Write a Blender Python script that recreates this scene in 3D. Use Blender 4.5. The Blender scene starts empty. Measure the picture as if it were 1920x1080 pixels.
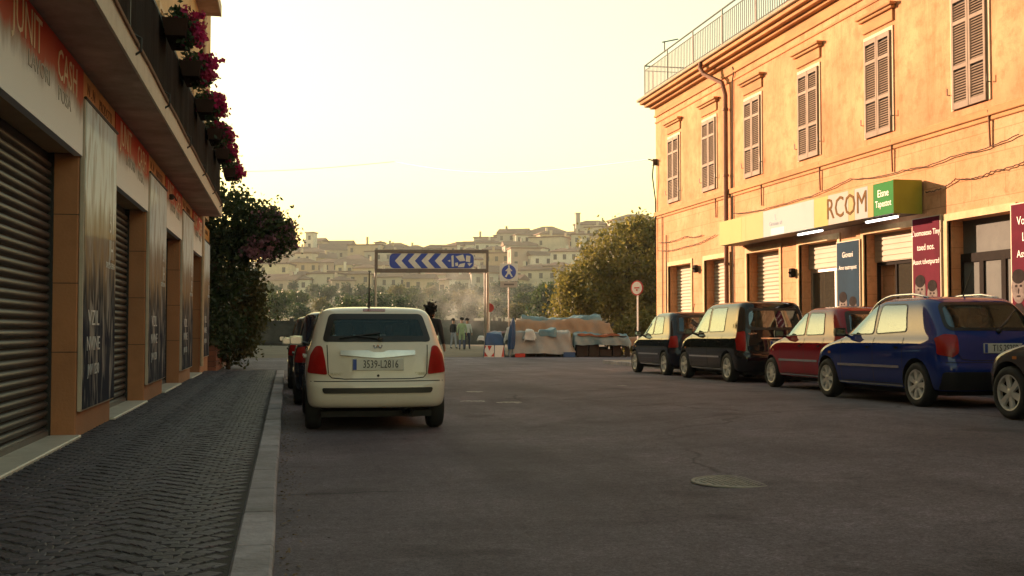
import bpy, bmesh, math, random
import numpy as np
from mathutils import Vector, Matrix
from mathutils.bvhtree import BVHTree
R = math.radians
rnd = random.Random(7)
SC = bpy.context.scene
COL = SC.collection

# ------------------------------------------------------------------ camera
H = 1.25
YAW, PITCH, FPX = math.atan(422 / 2100), math.atan(76 / 2100), 2100.0
cam_d = bpy.data.cameras.new('camera'); cam = bpy.data.objects.new('camera', cam_d); COL.objects.link(cam)
cam.location = (0, 0, H); cam.rotation_euler = (R(90) + PITCH, 0, -YAW)
cam_d.sensor_width = 36; cam_d.lens = FPX / 1920 * 36
cam_d.clip_start = 0.1; cam_d.clip_end = 6000
SC.camera = cam
# ------------------------------------------------------------------ light
SUN_EL = R(12.0); SUN_SLOPE = 1.2                       # light travels +X, -Y*SLOPE
_h = Vector((-1, SUN_SLOPE, 0)).normalized()
SUN_DIR = Vector((_h.x * math.cos(SUN_EL), _h.y * math.cos(SUN_EL), math.sin(SUN_EL)))   # towards the sun
world = bpy.data.worlds.new('World'); SC.world = world; world.use_nodes = True
wn = world.node_tree.nodes; wl = world.node_tree.links
for n in list(wn): wn.remove(n)
sky = wn.new('ShaderNodeTexSky'); sky.sky_type = 'NISHITA'; sky.sun_disc = False
sky.sun_elevation = SUN_EL; sky.sun_rotation = math.atan2(SUN_DIR.x, SUN_DIR.y)
sky.air_density = 1.5; sky.dust_density = 1.0; sky.ozone_density = 1.0; sky.altitude = 100
tint = wn.new('ShaderNodeMix'); tint.data_type = 'RGBA'; tint.blend_type = 'MULTIPLY'; tint.inputs[0].default_value = 1.0
tint.inputs[7].default_value = (1.0, 0.84, 0.55, 1)
bg = wn.new('ShaderNodeBackground'); bg.inputs[1].default_value = 0.15
wo = wn.new('ShaderNodeOutputWorld')
wl.new(sky.outputs[0], tint.inputs[6]); wl.new(tint.outputs[2], bg.inputs[0]); wl.new(bg.outputs[0], wo.inputs[0])
sun_d = bpy.data.lights.new('sun', 'SUN'); sun_d.energy = 4.5; sun_d.angle = R(0.6); sun_d.color = (1.0, 0.63, 0.40)
sun = bpy.data.objects.new('sun', sun_d); COL.objects.link(sun); sun.location = (-30, 40, 30)
sun.rotation_euler = SUN_DIR.to_track_quat('Z', 'Y').to_euler()
SC.view_settings.view_transform = 'Standard'; SC.view_settings.look = 'None'
SC.view_settings.exposure = 1.45; SC.view_settings.gamma = 1.0; SC.view_settings.use_curve_mapping = False
SC.render.film_transparent = False
SC.cycles.max_bounces = 8; SC.cycles.transparent_max_bounces = 12; SC.cycles.volume_bounces = 1
SC.cycles.diffuse_bounces = 3; SC.cycles.glossy_bounces = 3; SC.cycles.transmission_bounces = 4
SC.cycles.use_denoising = True; SC.cycles.sample_clamp_indirect = 6.0

# ------------------------------------------------------------------ helpers
_f = Vector((math.sin(YAW), math.cos(YAW), 0)); _r = Vector((math.cos(YAW), -math.sin(YAW), 0))
_F = _f * math.cos(PITCH) + Vector((0, 0, math.sin(PITCH))); _U = -_f * math.sin(PITCH) + Vector((0, 0, math.cos(PITCH)))
def at(px, py, D):
    """point seen at photo pixel px, py at depth D (metres ahead of the camera)"""
    d = _F + _r * ((px - 960) / FPX) + _U * ((540 - py) / FPX)
    return Vector((0, 0, H)) + d * (D / d.dot(_f))
def Ywall(px, X):                       # Y on a wall plane parallel to the road
    D = FPX * X / (math.cos(YAW) * (px - 538)); return (D - math.sin(YAW) * X) / math.cos(YAW)
def sstep(t): t = max(0.0, min(1.0, t)); return t * t * (3 - 2 * t)
def gz(x, y):                           # road surface: the right side rises a little towards the viewer
    e = 0.20 + (0.05 - 0.20) * max(0, min(1, (y - 13) / 18.0))
    e *= 1 - sstep((y - 33) / 12)
    return e * sstep((x - 2.2) / 6.0)

class MB:
    """collects geometry for ONE mesh object"""
    def __init__(s): s.v = []; s.f = []; s.m = []
    def add(s, vs, fs, mi=0):
        o = len(s.v); s.v += [tuple(p) for p in vs]
        for f in fs: s.f.append([i + o for i in f]); s.m.append(mi)
    def box(s, a, b, mi=0):
        x0, y0, z0 = a; x1, y1, z1 = b
        s.add([(x0,y0,z0),(x1,y0,z0),(x1,y1,z0),(x0,y1,z0),(x0,y0,z1),(x1,y0,z1),(x1,y1,z1),(x0,y1,z1)],
              [(0,3,2,1),(4,5,6,7),(0,1,5,4),(1,2,6,5),(2,3,7,6),(3,0,4,7)], mi)
    def obox(s, M, size, mi=0):
        x, y, z = [q / 2 for q in size]
        vs = [M @ Vector(p) for p in ((-x,-y,-z),(x,-y,-z),(x,y,-z),(-x,y,-z),(-x,-y,z),(x,-y,z),(x,y,z),(-x,y,z))]
        s.add(vs, [(0,3,2,1),(4,5,6,7),(0,1,5,4),(1,2,6,5),(2,3,7,6),(3,0,4,7)], mi)
    def tube(s, path, r, n=8, mi=0, cap=True):
        path = [Vector(p) for p in path]; rr = r if isinstance(r, (list, tuple)) else [r] * len(path)
        rings = []
        up = None
        for i, p in enumerate(path):
            d = (path[min(i + 1, len(path) - 1)] - path[max(i - 1, 0)]).normalized()
            if up is None: up = Vector((0, 0, 1)) if abs(d.z) < .9 else Vector((1, 0, 0))
            a = d.cross(up).normalized(); b = a.cross(d).normalized(); up = b
            rings.append([p + (a * math.cos(2*math.pi*k/n) + b * math.sin(2*math.pi*k/n)) * rr[i] for k in range(n)])
        vs = [q for ring in rings for q in ring]; fs = []
        for i in range(len(path) - 1):
            for k in range(n): fs.append((i*n+k, i*n+(k+1)%n, (i+1)*n+(k+1)%n, (i+1)*n+k))
        if cap: fs.append(tuple(range(n))[::-1]); fs.append(tuple((len(path)-1)*n + k for k in range(n)))
        s.add(vs, fs, mi)
    def lathe(s, prof, M=None, n=24, mi=0, cap=True):      # prof: (radius, height) along local z
        M = M or Matrix(); vs = []; fs = []
        for r, h in prof:
            for k in range(n):
                a = 2*math.pi*k/n; vs.append(M @ Vector((r*math.cos(a), r*math.sin(a), h)))
        for i in range(len(prof)-1):
            for k in range(n): fs.append((i*n+k, i*n+(k+1)%n, (i+1)*n+(k+1)%n, (i+1)*n+k))
        if cap and prof[0][0] > 1e-4: fs.append(tuple(range(n))[::-1])
        if cap and prof[-1][0] > 1e-4: fs.append(tuple((len(prof)-1)*n+k for k in range(n)))
        s.add(vs, fs, mi)
    def prism(s, poly, M, depth, mi=0):          # poly in local xy, thickness along local z
        n = len(poly); vs = [M @ Vector((x, y, 0)) for x, y in poly] + [M @ Vector((x, y, depth)) for x, y in poly]
        s.add(vs, [tuple(range(n))[::-1], tuple(range(n, 2*n))] + [(i, (i+1)%n, n+(i+1)%n, n+i) for i in range(n)], mi)
    def build(s, name, mats, parent=None, smooth=False, loc=None, bevel=0, angle=None):
        me = bpy.data.meshes.new(name); me.from_pydata(s.v, [], s.f)
        mats = mats if isinstance(mats, (list, tuple)) else [mats]
        for m in mats: me.materials.append(m)
        if len(mats) > 1: me.polygons.foreach_set('material_index', s.m)
        bm = bmesh.new(); bm.from_mesh(me)
        if bevel:
            bmesh.ops.bevel(bm, geom=[e for e in bm.edges if e.calc_face_angle(0) > .6], offset=bevel, segments=1, affect='EDGES')
        bmesh.ops.recalc_face_normals(bm, faces=bm.faces); bm.to_mesh(me); bm.free()
        return link(name, me, parent, smooth, loc, angle)
def link(name, me, parent=None, smooth=False, loc=None, angle=None):
    if smooth:
        me.polygons.foreach_set('use_smooth', [True] * len(me.polygons))
        if angle is not None: me.set_sharp_from_angle(angle=angle)
    o = bpy.data.objects.new(name, me); COL.objects.link(o)
    if loc is not None: o.location = loc
    if parent is not None: o.parent = parent
    return o
def tag(o, label=None, cat=None, group=None, kind=None):
    if label: o['label'] = label
    if cat: o['category'] = cat
    if group: o['group'] = group
    if kind: o['kind'] = kind
    return o
def thing(name, loc, label, cat, group=None, rz=0):
    o = bpy.data.objects.new(name, None); COL.objects.link(o); o.empty_display_size = .2
    o.location = loc; o.rotation_euler = (0, 0, rz)
    return tag(o, label, cat, group)
def copy_obj(o, parent=None, name=None):
    c = o.copy(); COL.objects.link(c); c.parent = parent
    if name: c.name = name
    return c
def copy_tree(o, parent=None):
    c = copy_obj(o, parent)
    for ch in o.children: copy_tree(ch, c)
    return c
def frame(o, x, y, z):                     # matrix with given origin and axes
    return Matrix(((x[0],y[0],z[0],o[0]),(x[1],y[1],z[1],o[1]),(x[2],y[2],z[2],o[2]),(0,0,0,1)))
def text_obj(name, s, size, mat, M, parent=None, depth=.004, align='CENTER', sx=1.0):
    cu = bpy.data.curves.new(name, 'FONT'); cu.body = s; cu.size = size; cu.extrude = depth / 2
    cu.align_x = align; cu.align_y = 'CENTER'; cu.resolution_u = 2
    t = bpy.data.objects.new('tmp', cu); COL.objects.link(t)
    me = bpy.data.meshes.new_from_object(t.evaluated_get(bpy.context.evaluated_depsgraph_get()))
    bpy.data.objects.remove(t); bpy.data.curves.remove(cu)
    me.materials.clear(); me.materials.append(mat)
    me.transform(M @ Matrix.Diagonal((sx, 1, 1, 1)))
    return link(name, me, parent)

# ------------------------------------------------------------------ materials
MATS = {}
def nodes_of(m): return m.node_tree.nodes, m.node_tree.links
def pm(name, col, rough=.7, var=.2, scale=4.0, bump=0.0, bscale=40.0, metal=0.0, coat=0.0, dirt=None, dscale=1.2, damt=.5, spec=.5,
       stretch=(1,1,1), island=0.0, objrand=0.0, coatr=.03, ior=1.5, detail=6):
    """procedural surface: base colour with soft variation, optional second tone in patches, fine relief"""
    if name in MATS: return MATS[name]
    m = bpy.data.materials.new(name); m.use_nodes = True; N, L = nodes_of(m); b = N['Principled BSDF']
    tc = N.new('ShaderNodeTexCoord'); mp = N.new('ShaderNodeMapping'); mp.inputs['Scale'].default_value = stretch
    L.new(tc.outputs['Object'], mp.inputs['Vector'])
    nz = N.new('ShaderNodeTexNoise'); nz.inputs['Scale'].default_value = scale; nz.inputs['Detail'].default_value = detail; nz.inputs['Roughness'].default_value = .65
    L.new(mp.outputs[0], nz.inputs['Vector'])
    mr = N.new('ShaderNodeMapRange'); mr.inputs[1].default_value = .25; mr.inputs[2].default_value = .75
    mr.inputs[3].default_value = 1 - var; mr.inputs[4].default_value = 1 + var; L.new(nz.outputs[0], mr.inputs[0])
    fac = mr.outputs[0]
    def mul(a, src, amt):
        r_ = N.new('ShaderNodeMapRange'); r_.inputs[3].default_value = 1 - amt; r_.inputs[4].default_value = 1 + amt; L.new(src, r_.inputs[0])
        x = N.new('ShaderNodeMath'); x.operation = 'MULTIPLY'; L.new(a, x.inputs[0]); L.new(r_.outputs[0], x.inputs[1]); return x.outputs[0]
    if island: g = N.new('ShaderNodeNewGeometry'); fac = mul(fac, g.outputs['Random Per Island'], island)
    if objrand: g = N.new('ShaderNodeObjectInfo'); fac = mul(fac, g.outputs['Random'], objrand)
    vm = N.new('ShaderNodeVectorMath'); vm.operation = 'SCALE'; vm.inputs[0].default_value = col[:3]; L.new(fac, vm.inputs['Scale'])
    out = vm.outputs[0]
    if dirt:
        n2 = N.new('ShaderNodeTexNoise'); n2.inputs['Scale'].default_value = dscale; n2.inputs['Detail'].default_value = 8; n2.inputs['Roughness'].default_value = .7
        L.new(mp.outputs[0], n2.inputs['Vector'])
        r2 = N.new('ShaderNodeMapRange'); r2.inputs[1].default_value = .45; r2.inputs[2].default_value = .70; r2.inputs[4].default_value = damt; L.new(n2.outputs[0], r2.inputs[0])
        mx = N.new('ShaderNodeMix'); mx.data_type = 'RGBA'; L.new(r2.outputs[0], mx.inputs[0]); L.new(out, mx.inputs[6]); mx.inputs[7].default_value = (*dirt, 1); out = mx.outputs[2]
    L.new(out, b.inputs['Base Color'])
    b.inputs['Roughness'].default_value = rough; b.inputs['Metallic'].default_value = metal; b.inputs['IOR'].default_value = ior
    b.inputs['Specular IOR Level'].default_value = spec
    b.inputs['Coat Weight'].default_value = coat; b.inputs['Coat Roughness'].default_value = coatr
    if bump:
        n3 = N.new('ShaderNodeTexNoise'); n3.inputs['Scale'].default_value = bscale; n3.inputs['Detail'].default_value = 5; L.new(mp.outputs[0], n3.inputs['Vector'])
        bp = N.new('ShaderNodeBump'); bp.inputs['Strength'].default_value = min(1, bump); bp.inputs['Distance'].default_value = .02; L.new(n3.outputs[0], bp.inputs['Height']); L.new(bp.outputs[0], b.inputs['Normal'])
    MATS[name] = m; return m
def leafm(name, col, col2, trans=.35):
    m = bpy.data.materials.new(name); m.use_nodes = True; N, L = nodes_of(m); b = N['Principled BSDF']; o = N['Material Output']
    g = N.new('ShaderNodeNewGeometry'); mx = N.new('ShaderNodeMix'); mx.data_type = 'RGBA'
    L.new(g.outputs['Random Per Island'], mx.inputs[0]); mx.inputs[6].default_value = (*col, 1); mx.inputs[7].default_value = (*col2, 1)
    L.new(mx.outputs[2], b.inputs['Base Color']); b.inputs['Roughness'].default_value = .5; b.inputs['Specular IOR Level'].default_value = .35
    t = N.new('ShaderNodeBsdfTranslucent'); L.new(mx.outputs[2], t.inputs[0]); ms = N.new('ShaderNodeMixShader'); ms.inputs[0].default_value = trans
    L.new(b.outputs[0], ms.inputs[1]); L.new(t.outputs[0], ms.inputs[2]); L.new(ms.outputs[0], o.inputs[0]); return m
def glassm(name, tintc, transp=.6, rough=.01, ior=1.6, dark=(.01,.012,.012)):
    """thin pane: tinted see-through plus a mirror share that grows towards grazing angles"""
    m = bpy.data.materials.new(name); m.use_nodes = True; N, L = nodes_of(m); o = N['Material Output']; N.remove(N['Principled BSDF'])
    tr = N.new('ShaderNodeBsdfTransparent'); tr.inputs[0].default_value = (*[c * transp for c in tintc], 1)
    df = N.new('ShaderNodeBsdfDiffuse'); df.inputs[0].default_value = (*dark, 1)
    ad = N.new('ShaderNodeAddShader'); L.new(tr.outputs[0], ad.inputs[0]); L.new(df.outputs[0], ad.inputs[1])
    gl = N.new('ShaderNodeBsdfGlossy'); gl.inputs['Roughness'].default_value = rough; gl.inputs['Color'].default_value = (.70,.88,1.0,1)
    fr = N.new('ShaderNodeFresnel'); fr.inputs[0].default_value = ior
    ms = N.new('ShaderNodeMixShader'); L.new(fr.outputs[0], ms.inputs[0]); L.new(ad.outputs[0], ms.inputs[1]); L.new(gl.outputs[0], ms.inputs[2]); L.new(ms.outputs[0], o.inputs[0]); return m
def emitm(name, col, s):
    m = bpy.data.materials.new(name); m.use_nodes = True; b = m.node_tree.nodes['Principled BSDF']
    b.inputs['Base Color'].default_value = (*col, 1); b.inputs['Emission Color'].default_value = (*col, 1); b.inputs['Emission Strength'].default_value = s; return m
BLACK = pm('black_plastic', (.012,.012,.013), .45, .1, 10)
DARK = pm('dark_interior', (.018,.017,.017), .85, .2, 6)
CHROME = pm('chrome', (.75,.75,.76), .12, .05, 10, metal=1)
STEEL = pm('galvanised_steel', (.36,.35,.33), .45, .2, 8, metal=.8, dirt=(.2,.13,.08), damt=.4)
WHITE = pm('white_paint', (.72,.71,.68), .5, .08, 6)
# ================================================================== GROUND
def sheet(name, xs, ys, zf, mat, parent=None):
    mb = MB(); nx, ny = len(xs), len(ys)
    mb.add([(x, y, zf(x, y)) for y in ys for x in xs],
           [(j*nx+i, j*nx+i+1, (j+1)*nx+i+1, (j+1)*nx+i) for j in range(ny-1) for i in range(nx-1)])
    return mb.build(name, mat, parent, smooth=True)
def lin(a, b, n): return [a + (b - a) * i / (n - 1) for i in range(n)]

def asphalt_mat():
    m = bpy.data.materials.new('asphalt'); m.use_nodes = True; N, L = nodes_of(m); b = N['Principled BSDF']
    tc = N.new('ShaderNodeTexCoord')
    def noise(sc, det=6, rough=.6, src=None):
        n = N.new('ShaderNodeTexNoise'); n.inputs['Scale'].default_value = sc; n.inputs['Detail'].default_value = det; n.inputs['Roughness'].default_value = rough
        L.new(src or tc.outputs['Object'], n.inputs['Vector']); return n.outputs[0]
    def rng(src, a, b_, c, d):
        r = N.new('ShaderNodeMapRange'); r.inputs[1].default_value = a; r.inputs[2].default_value = b_; r.inputs[3].default_value = c; r.inputs[4].default_value = d
        L.new(src, r.inputs[0]); return r.outputs[0]
    def mth(op, a, c):
        x = N.new('ShaderNodeMath'); x.operation = op
        for i, q in enumerate((a, c)):
            if isinstance(q, (int, float)): x.inputs[i].default_value = q
            else: L.new(q, x.inputs[i])
        return x.outputs[0]
    big = rng(noise(.35, 5), .3, .7, .64, 1.34); mid = rng(noise(3.0, 6), .25, .75, .85, 1.15); fine = rng(noise(48, 5, .9), .32, .68, .25, 1.75)
    # stretched wear along the driving direction
    mp = N.new('ShaderNodeMapping'); mp.inputs['Scale'].default_value = (1.3, .12, 1); L.new(tc.outputs['Object'], mp.inputs[0])
    wear = rng(noise(1.2, 4, .6, mp.outputs[0]), .35, .7, .85, 1.18)
    # cracks
    wob = N.new('ShaderNodeTexNoise'); wob.inputs['Scale'].default_value = 1.3; wob.inputs['Detail'].default_value = 4; L.new(tc.outputs['Object'], wob.inputs['Vector'])
    mxv = N.new('ShaderNodeMix'); mxv.data_type = 'VECTOR'; mxv.inputs[0].default_value = .35; L.new(tc.outputs['Object'], mxv.inputs[4]); L.new(wob.outputs[1], mxv.inputs[5])
    vo = N.new('ShaderNodeTexVoronoi'); vo.feature = 'DISTANCE_TO_EDGE'; vo.inputs['Scale'].default_value = .30; L.new(mxv.outputs[1], vo.inputs['Vector'])
    crack = rng(vo.outputs[0], .0, .006, .35, 1.0); msk = rng(noise(.22, 2), .46, .56, 1.0, 0.0)
    crk = mth('MAXIMUM', crack, msk)
    oil = rng(noise(.9, 3, .5), .60, .72, 1.0, .5); grain = rng(noise(14, 5, .75), .3, .7, .7, 1.3)
    vp = N.new('ShaderNodeTexVoronoi'); vp.inputs['Scale'].default_value = .16; vp.distance = 'CHEBYCHEV'; L.new(mxv.outputs[1], vp.inputs['Vector'])
    sepc = N.new('ShaderNodeSeparateColor'); L.new(vp.outputs['Color'], sepc.inputs[0]); patch = rng(sepc.outputs[0], 0, 1, .84, 1.12)
    f = mth('MULTIPLY', mth('MULTIPLY', mth('MULTIPLY', mth('MULTIPLY', big, mid), mth('MULTIPLY', patch, grain)), mth('MULTIPLY', fine, oil)), mth('MULTIPLY', wear, crk))
    tr = N.new('ShaderNodeMix'); tr.data_type = 'RGBA'; L.new(rng(noise(.5, 4), .35, .65, 0, 1), tr.inputs[0])
    tr.inputs[6].default_value = (.160,.134,.160,1); tr.inputs[7].default_value = (.128,.110,.136,1)
    vm = N.new('ShaderNodeVectorMath'); vm.operation = 'SCALE'; L.new(tr.outputs[2], vm.inputs[0]); L.new(f, vm.inputs['Scale']); L.new(vm.outputs[0], b.inputs['Base Color'])
    b.inputs['Roughness'].default_value = .82; b.inputs['Specular IOR Level'].default_value = .35
    bp = N.new('ShaderNodeBump'); bp.inputs['Strength'].default_value = .6; bp.inputs['Distance'].default_value = .012
    L.new(mth('MULTIPLY', mth('ADD', fine, mth('MULTIPLY', noise(28, 3), .8)), crk), bp.inputs['Height']); L.new(bp.outputs[0], b.inputs['Normal'])
    return m
earth = pm('earth', (.12,.095,.06), .95, .3, .05, dirt=(.06,.065,.03), dscale=.03, damt=.8)
tag(sheet('ground', lin(-1500, 1500, 3), lin(-1500, 1500, 3), lambda x, y: -.06, earth), kind='structure')
road = tag(sheet('road', lin(-40, 46, 87), lin(-14, 49, 64), gz, asphalt_mat()), kind='structure')
gravel_m = pm('gravel', (.15,.115,.085), .95, .35, 1.3, bump=.8, bscale=14, dirt=(.09,.07,.05), dscale=.3, damt=.7)
tag(sheet('gravel_yard', lin(-60, 90, 40), lin(48.6, 120, 40), lambda x, y: .006 + .05 * sstep((y - 48.6) / 3) + .03 * math.sin(x * .9) * math.sin(y * .7) * sstep((y-50)/5), gravel_m), kind='structure')

# ---- left pavement: bed, sett stones in segmental arcs, kerb stones
PX0, PX1, PY0, PY1, PT = -2.16, -.262, -6.0, 31.2, .12
mort = pm('sett_mortar', (.024,.022,.022), .95, .3, 20, bump=.4, bscale=60)
mb = MB(); mb.box((PX0 - .3, PY0, -.03), (PX1 + .004, PY1, PT - .0075)); pav = mb.build('pavement', mort); tag(pav, kind='structure')
sett_m = pm('sett_stone', (.050,.046,.063), .6, .4, 9, spec=.3, bump=.5, bscale=35, objrand=.35, island=.3, dirt=(.040,.036,.046), dscale=3, damt=.5)
def sett_verts(w, l, seed):
    q = random.Random(seed); t = .006
    j = lambda a: a + q.uniform(-.004, .004)
    base = [(-w/2, -l/2), (w/2, -l/2), (w/2, l/2), (-w/2, l/2)]
    vs = [(x * 1.0, y * 1.0, -.03) for x, y in base] + [(j(x), j(y), t * .45) for x, y in base] + [(j(x * .88), j(y * .88), t + q.uniform(-.001, .002)) for x, y in base]
    fs = [(0,1,5,4),(1,2,6,5),(2,3,7,6),(3,0,4,7),(4,5,9,8),(5,6,10,9),(6,7,11,10),(7,4,8,11),(8,9,10,11)]
    return vs, fs
protos = []
for k in range(8):
    vs, fs = sett_verts(.100, .094, k); me = bpy.data.meshes.new('sett'); me.from_pydata(vs, [], fs); me.materials.append(sett_m); protos.append(me)
places = []
q = random.Random(3); AW = (PX1 - PX0) / 3.0; step = .104
row = 0; y = 1.0
while y < PY1 - .1:
    n = int((PX1 - PX0) / step)
    for i in range(n):
        x = PX0 + step * (i + .5 + (.5 if row % 2 else 0)) 
        if x > PX1 - .04: continue
        u = ((x - PX0) / AW) % 1.0 - .5
        yy = y + .22 * (math.cos(u * math.pi) - .6); ang = math.atan(-.22 * math.pi / AW * math.sin(u * math.pi))
        if yy > PY1 - .07: continue
        places.append((x + q.uniform(-.006,.006), yy + q.uniform(-.008,.008), PT - .0085 + q.uniform(-.0015,.002), ang * .8 + q.uniform(-.07,.07), q.randrange(8), q.uniform(.92,1.03)))
    y += step * .93; row += 1
def shown(p): # share of the picture: nearest stones that stand inside the frame
    v = Vector((p[0], p[1], p[2])) - Vector((0, 0, H)); d = v.dot(_F)
    if d < .5: return -1
    px = 960 + FPX * v.dot(_r) / d; py = 540 - FPX * v.dot(_U) / d
    return 1 / d if (0 < px < 1920 and 0 < py < 1080) else -1
places.sort(key=shown, reverse=True)
for (x, y, z, a, k, s) in places[:300]:
    o = link('sett', protos[k], pav, loc=(x, y, z)); o.rotation_euler = (0, 0, a); o.scale = (s, s, 1)
mb = MB()
for (x, y, z, a, k, s) in places[300:]:
    c_, s_ = math.cos(a) * s, math.sin(a) * s
    vs, fs = sett_verts(.100, .094, k); mb.add([(x + c_*vx - s_*vy, y + s_*vx + c_*vy, z + vz) for vx, vy, vz in vs], fs)
tag(mb.build('sett_field', sett_m, pav), kind='stuff')
kerb_m = pm('kerb_stone', (.265,.245,.275), .8, .25, 5, bump=.5, bscale=25, objrand=.18, dirt=(.12,.105,.10), dscale=2.2, damt=.7)
mb = MB(); mb.box((PX1 + .006, PY0, -.03), (-.072, PY1 - .04, PT - .025)); kerb = mb.build('kerb', mort); tag(kerb, kind='structure')
y = 2.0; k = 0
while y < PY1 - .3:
    l = q.uniform(.85, 1.15); l = min(l, PY1 - .02 - y)
    mb = MB(); dx = q.uniform(-.006,.006); mb.box((PX1 + .004, y + .006, -.02), (-.062 + dx, y + l - .006, PT + q.uniform(-.004,.004)))
    mb.build('kerb_stone', kerb_m, kerb, bevel=.014); y += l
# ---- right pavement with kerb, in front of the tall building
rp_m = pm('concrete_pavement', (.24,.22,.19), .9, .2, 2, bump=.3, bscale=30, dirt=(.15,.13,.11), damt=.5)
mb = MB()
ys = lin(-12, 37.6, 50)
mb.add([(x, y, gz(10, y) + z) for y in ys for (x, z) in ((10.95, -.1), (10.95, .105), (11.02, .115), (12.4, .115))], [(j*4+i, j*4+i+1, (j+1)*4+i+1, (j+1)*4+i) for j in range(49) for i in range(3)] + [(196,197,198,199)])
mb.box((11.0, 35.0, -.05), (30, 37.58, gz(10, 36) + .11))
tag(mb.build('pavement', rp_m), kind='structure')
kb = None
mb = MB(); mb.box((10.76, -12, -.1), (10.93, 37.5, -.02)); kb = mb.build('kerb', mort); tag(kb, kind='structure')
for k in range(38):
    y = -.5 + k; z = gz(10, y + .5)
    mb = MB(); mb.box((10.74, y + .006, -.03), (10.945, y + .994, z + .12 + q.uniform(-.003,.003))); mb.build('kerb_stone', kerb_m, kb, bevel=.012)
for k in range(12):
    mb = MB(); mb.box((10.95 + k + .006, 37.6, -.03), (11.95 + k - .006, 37.8, .13)); mb.build('kerb_stone', kerb_m, kb, bevel=.012)
# ---- manhole cover
mh = at(1380, 907, 1.25 * 2100 / 291); mhx, mhy = mh.x, mh.y
iron = pm('cast_iron', (.24,.225,.205), .75, .35, 14, bump=.6, bscale=50, dirt=(.36,.33,.29), dscale=9, damt=.8)
man = thing('manhole_cover', (mhx, mhy, gz(mhx, mhy) + .002), 'round worn iron manhole cover set in the open asphalt', 'manhole')
mb = MB(); mb.lathe([(.36,-.004),(.355,.004),(.325,.005),(.322,-.002)], n=36, cap=False); mb.build('frame', pm('manhole_frame', (.26,.24,.21), .8, .3, 10, bump=.4), man)
mb = MB(); mb.lathe([(.318,-.006),(.318,.001),(0,.002)], n=36)
for i in range(-6, 7):
    for j in range(-6, 7):
        if math.hypot(i, j) * .046 < .29: mb.obox(Matrix.Translation((i*.046, j*.046, .002)) @ Matrix.Rotation(.78, 4, 'Z'), (.026,.026,.007))
mb.build('lid', iron, man)
# ---- worn white paint left on the asphalt
def paint_mat():
    m = pm('worn_road_paint', (.52,.50,.46), .8, .2, 8); N, L = nodes_of(m); b = N['Principled BSDF']; tc = N.new('ShaderNodeTexCoord'); n = N.new('ShaderNodeTexNoise')
    n.inputs['Scale'].default_value = 9; n.inputs['Detail'].default_value = 8; n.inputs['Roughness'].default_value = .75; L.new(tc.outputs['Object'], n.inputs['Vector'])
    r = N.new('ShaderNodeMapRange'); r.inputs[1].default_value = .46; r.inputs[2].default_value = .54; L.new(n.outputs[0], r.inputs[0]); L.new(r.outputs[0], b.inputs['Alpha']); return m
pmk = paint_mat()
for (px, py, w, d, lab) in ((962, 757, .62, .55, 'large worn white paint patch right of the cream car'), (890, 753, .55, .4, 'thin scraped white paint trace beside the cream car'),
                            (890, 736, .38, .55, 'small faded white paint patch farther up the road'), (1166, 733, .22, .3, 'short white paint dash before the black cars')):
    p = at(px, py, 1.25 * 2100 / (py - 616)); qq = random.Random(px); n = 18; mb = MB()
    vs = [(0,0,0)] + [(math.cos(t) * w/2 * qq.uniform(.7,1.1), math.sin(t) * d/2 * qq.uniform(.7,1.1), 0) for t in [2*math.pi*i/n for i in range(n)]]
    mb.add(vs, [(0, i, i % n + 1) for i in range(1, n + 1)])
    o = mb.build('paint_patch', pmk, loc=(p.x, p.y, gz(p.x, p.y) + .005)); tag(o, lab, 'paint mark', kind='structure')

# ---- dry leaves and grit gathered along the kerb
g = np.random.default_rng(5); n = 900
xs = -.05 + np.abs(g.normal(0, .10, n)) ; ys = g.uniform(4.5, 30, n); V = []; F = []
for i in range(n):
    s = g.uniform(.006, .022); a = g.uniform(0, 6.28); c_, s_ = math.cos(a) * s, math.sin(a) * s; z = .004 + gz(xs[i], ys[i]); t1, t2 = g.uniform(.001, .010, 2)
    V += [(xs[i] - c_, ys[i] - s_, z), (xs[i] - s_ * .5, ys[i] + c_ * .5, z + t1), (xs[i] + c_, ys[i] + s_, z + t2), (xs[i] + s_ * .5, ys[i] - c_ * .5, z + .002)]; F.append((4*i, 4*i+1, 4*i+2, 4*i+3))
mb = MB(); mb.add(V, F); tag(mb.build('fallen_leaves', pm('dry_leaf', (.13,.085,.045), .9, .3, 9, island=.6)), 'dry leaves and grit lying in the gutter along the kerb', 'leaves', kind='stuff')
# ================================================================== LEFT SHOP BUILDING
WX = -2.15
brown = pm('brown_plaster', (.36,.155,.07), .75, .2, 3, bump=.25, bscale=30, dirt=(.20,.10,.055), dscale=1.5, damt=.6)
ochre = pm('upper_plaster', (.50,.33,.17), .85, .15, 1.5, bump=.2, bscale=30, dirt=(.33,.20,.10), dscale=.8, damt=.5)
conc = pm('balcony_concrete', (.42,.29,.225), .9, .3, 2, bump=.3, bscale=20, dirt=(.22,.15,.12), dscale=1.6, damt=.7)
fascia_m = pm('balcony_edge', (.55,.47,.37), .85, .15, 3, bump=.2, dirt=(.33,.25,.18), dscale=3, damt=.6)
shop = thing('shop_building', (-6, 10, 0), 'brown shopfront building with closed dark shutters and a long balcony on the left', 'building')
OFF = Vector((6, -10, 0))
class LB(MB):                            # builds in world coordinates under the shop root
    def build(s, name, mats, parent=None, **k):
        if parent is shop or parent is None: s.v = [(x + 6, y - 10, z) for x, y, z in s.v]; parent = shop
        else: s.v = [(x + 6, y - 10, z) for x, y, z in s.v]
        return MB.build(s, name, mats, parent, **k)
PIL = [(6.6, 8.85), (12.37, 14.67), (18.08, 20.6), (23.74, 26.4), (29.4, 32.2)]
OPEN = [(-12, 6.6)] + [(PIL[i][1], PIL[i+1][0]) for i in range(4)]
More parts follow.
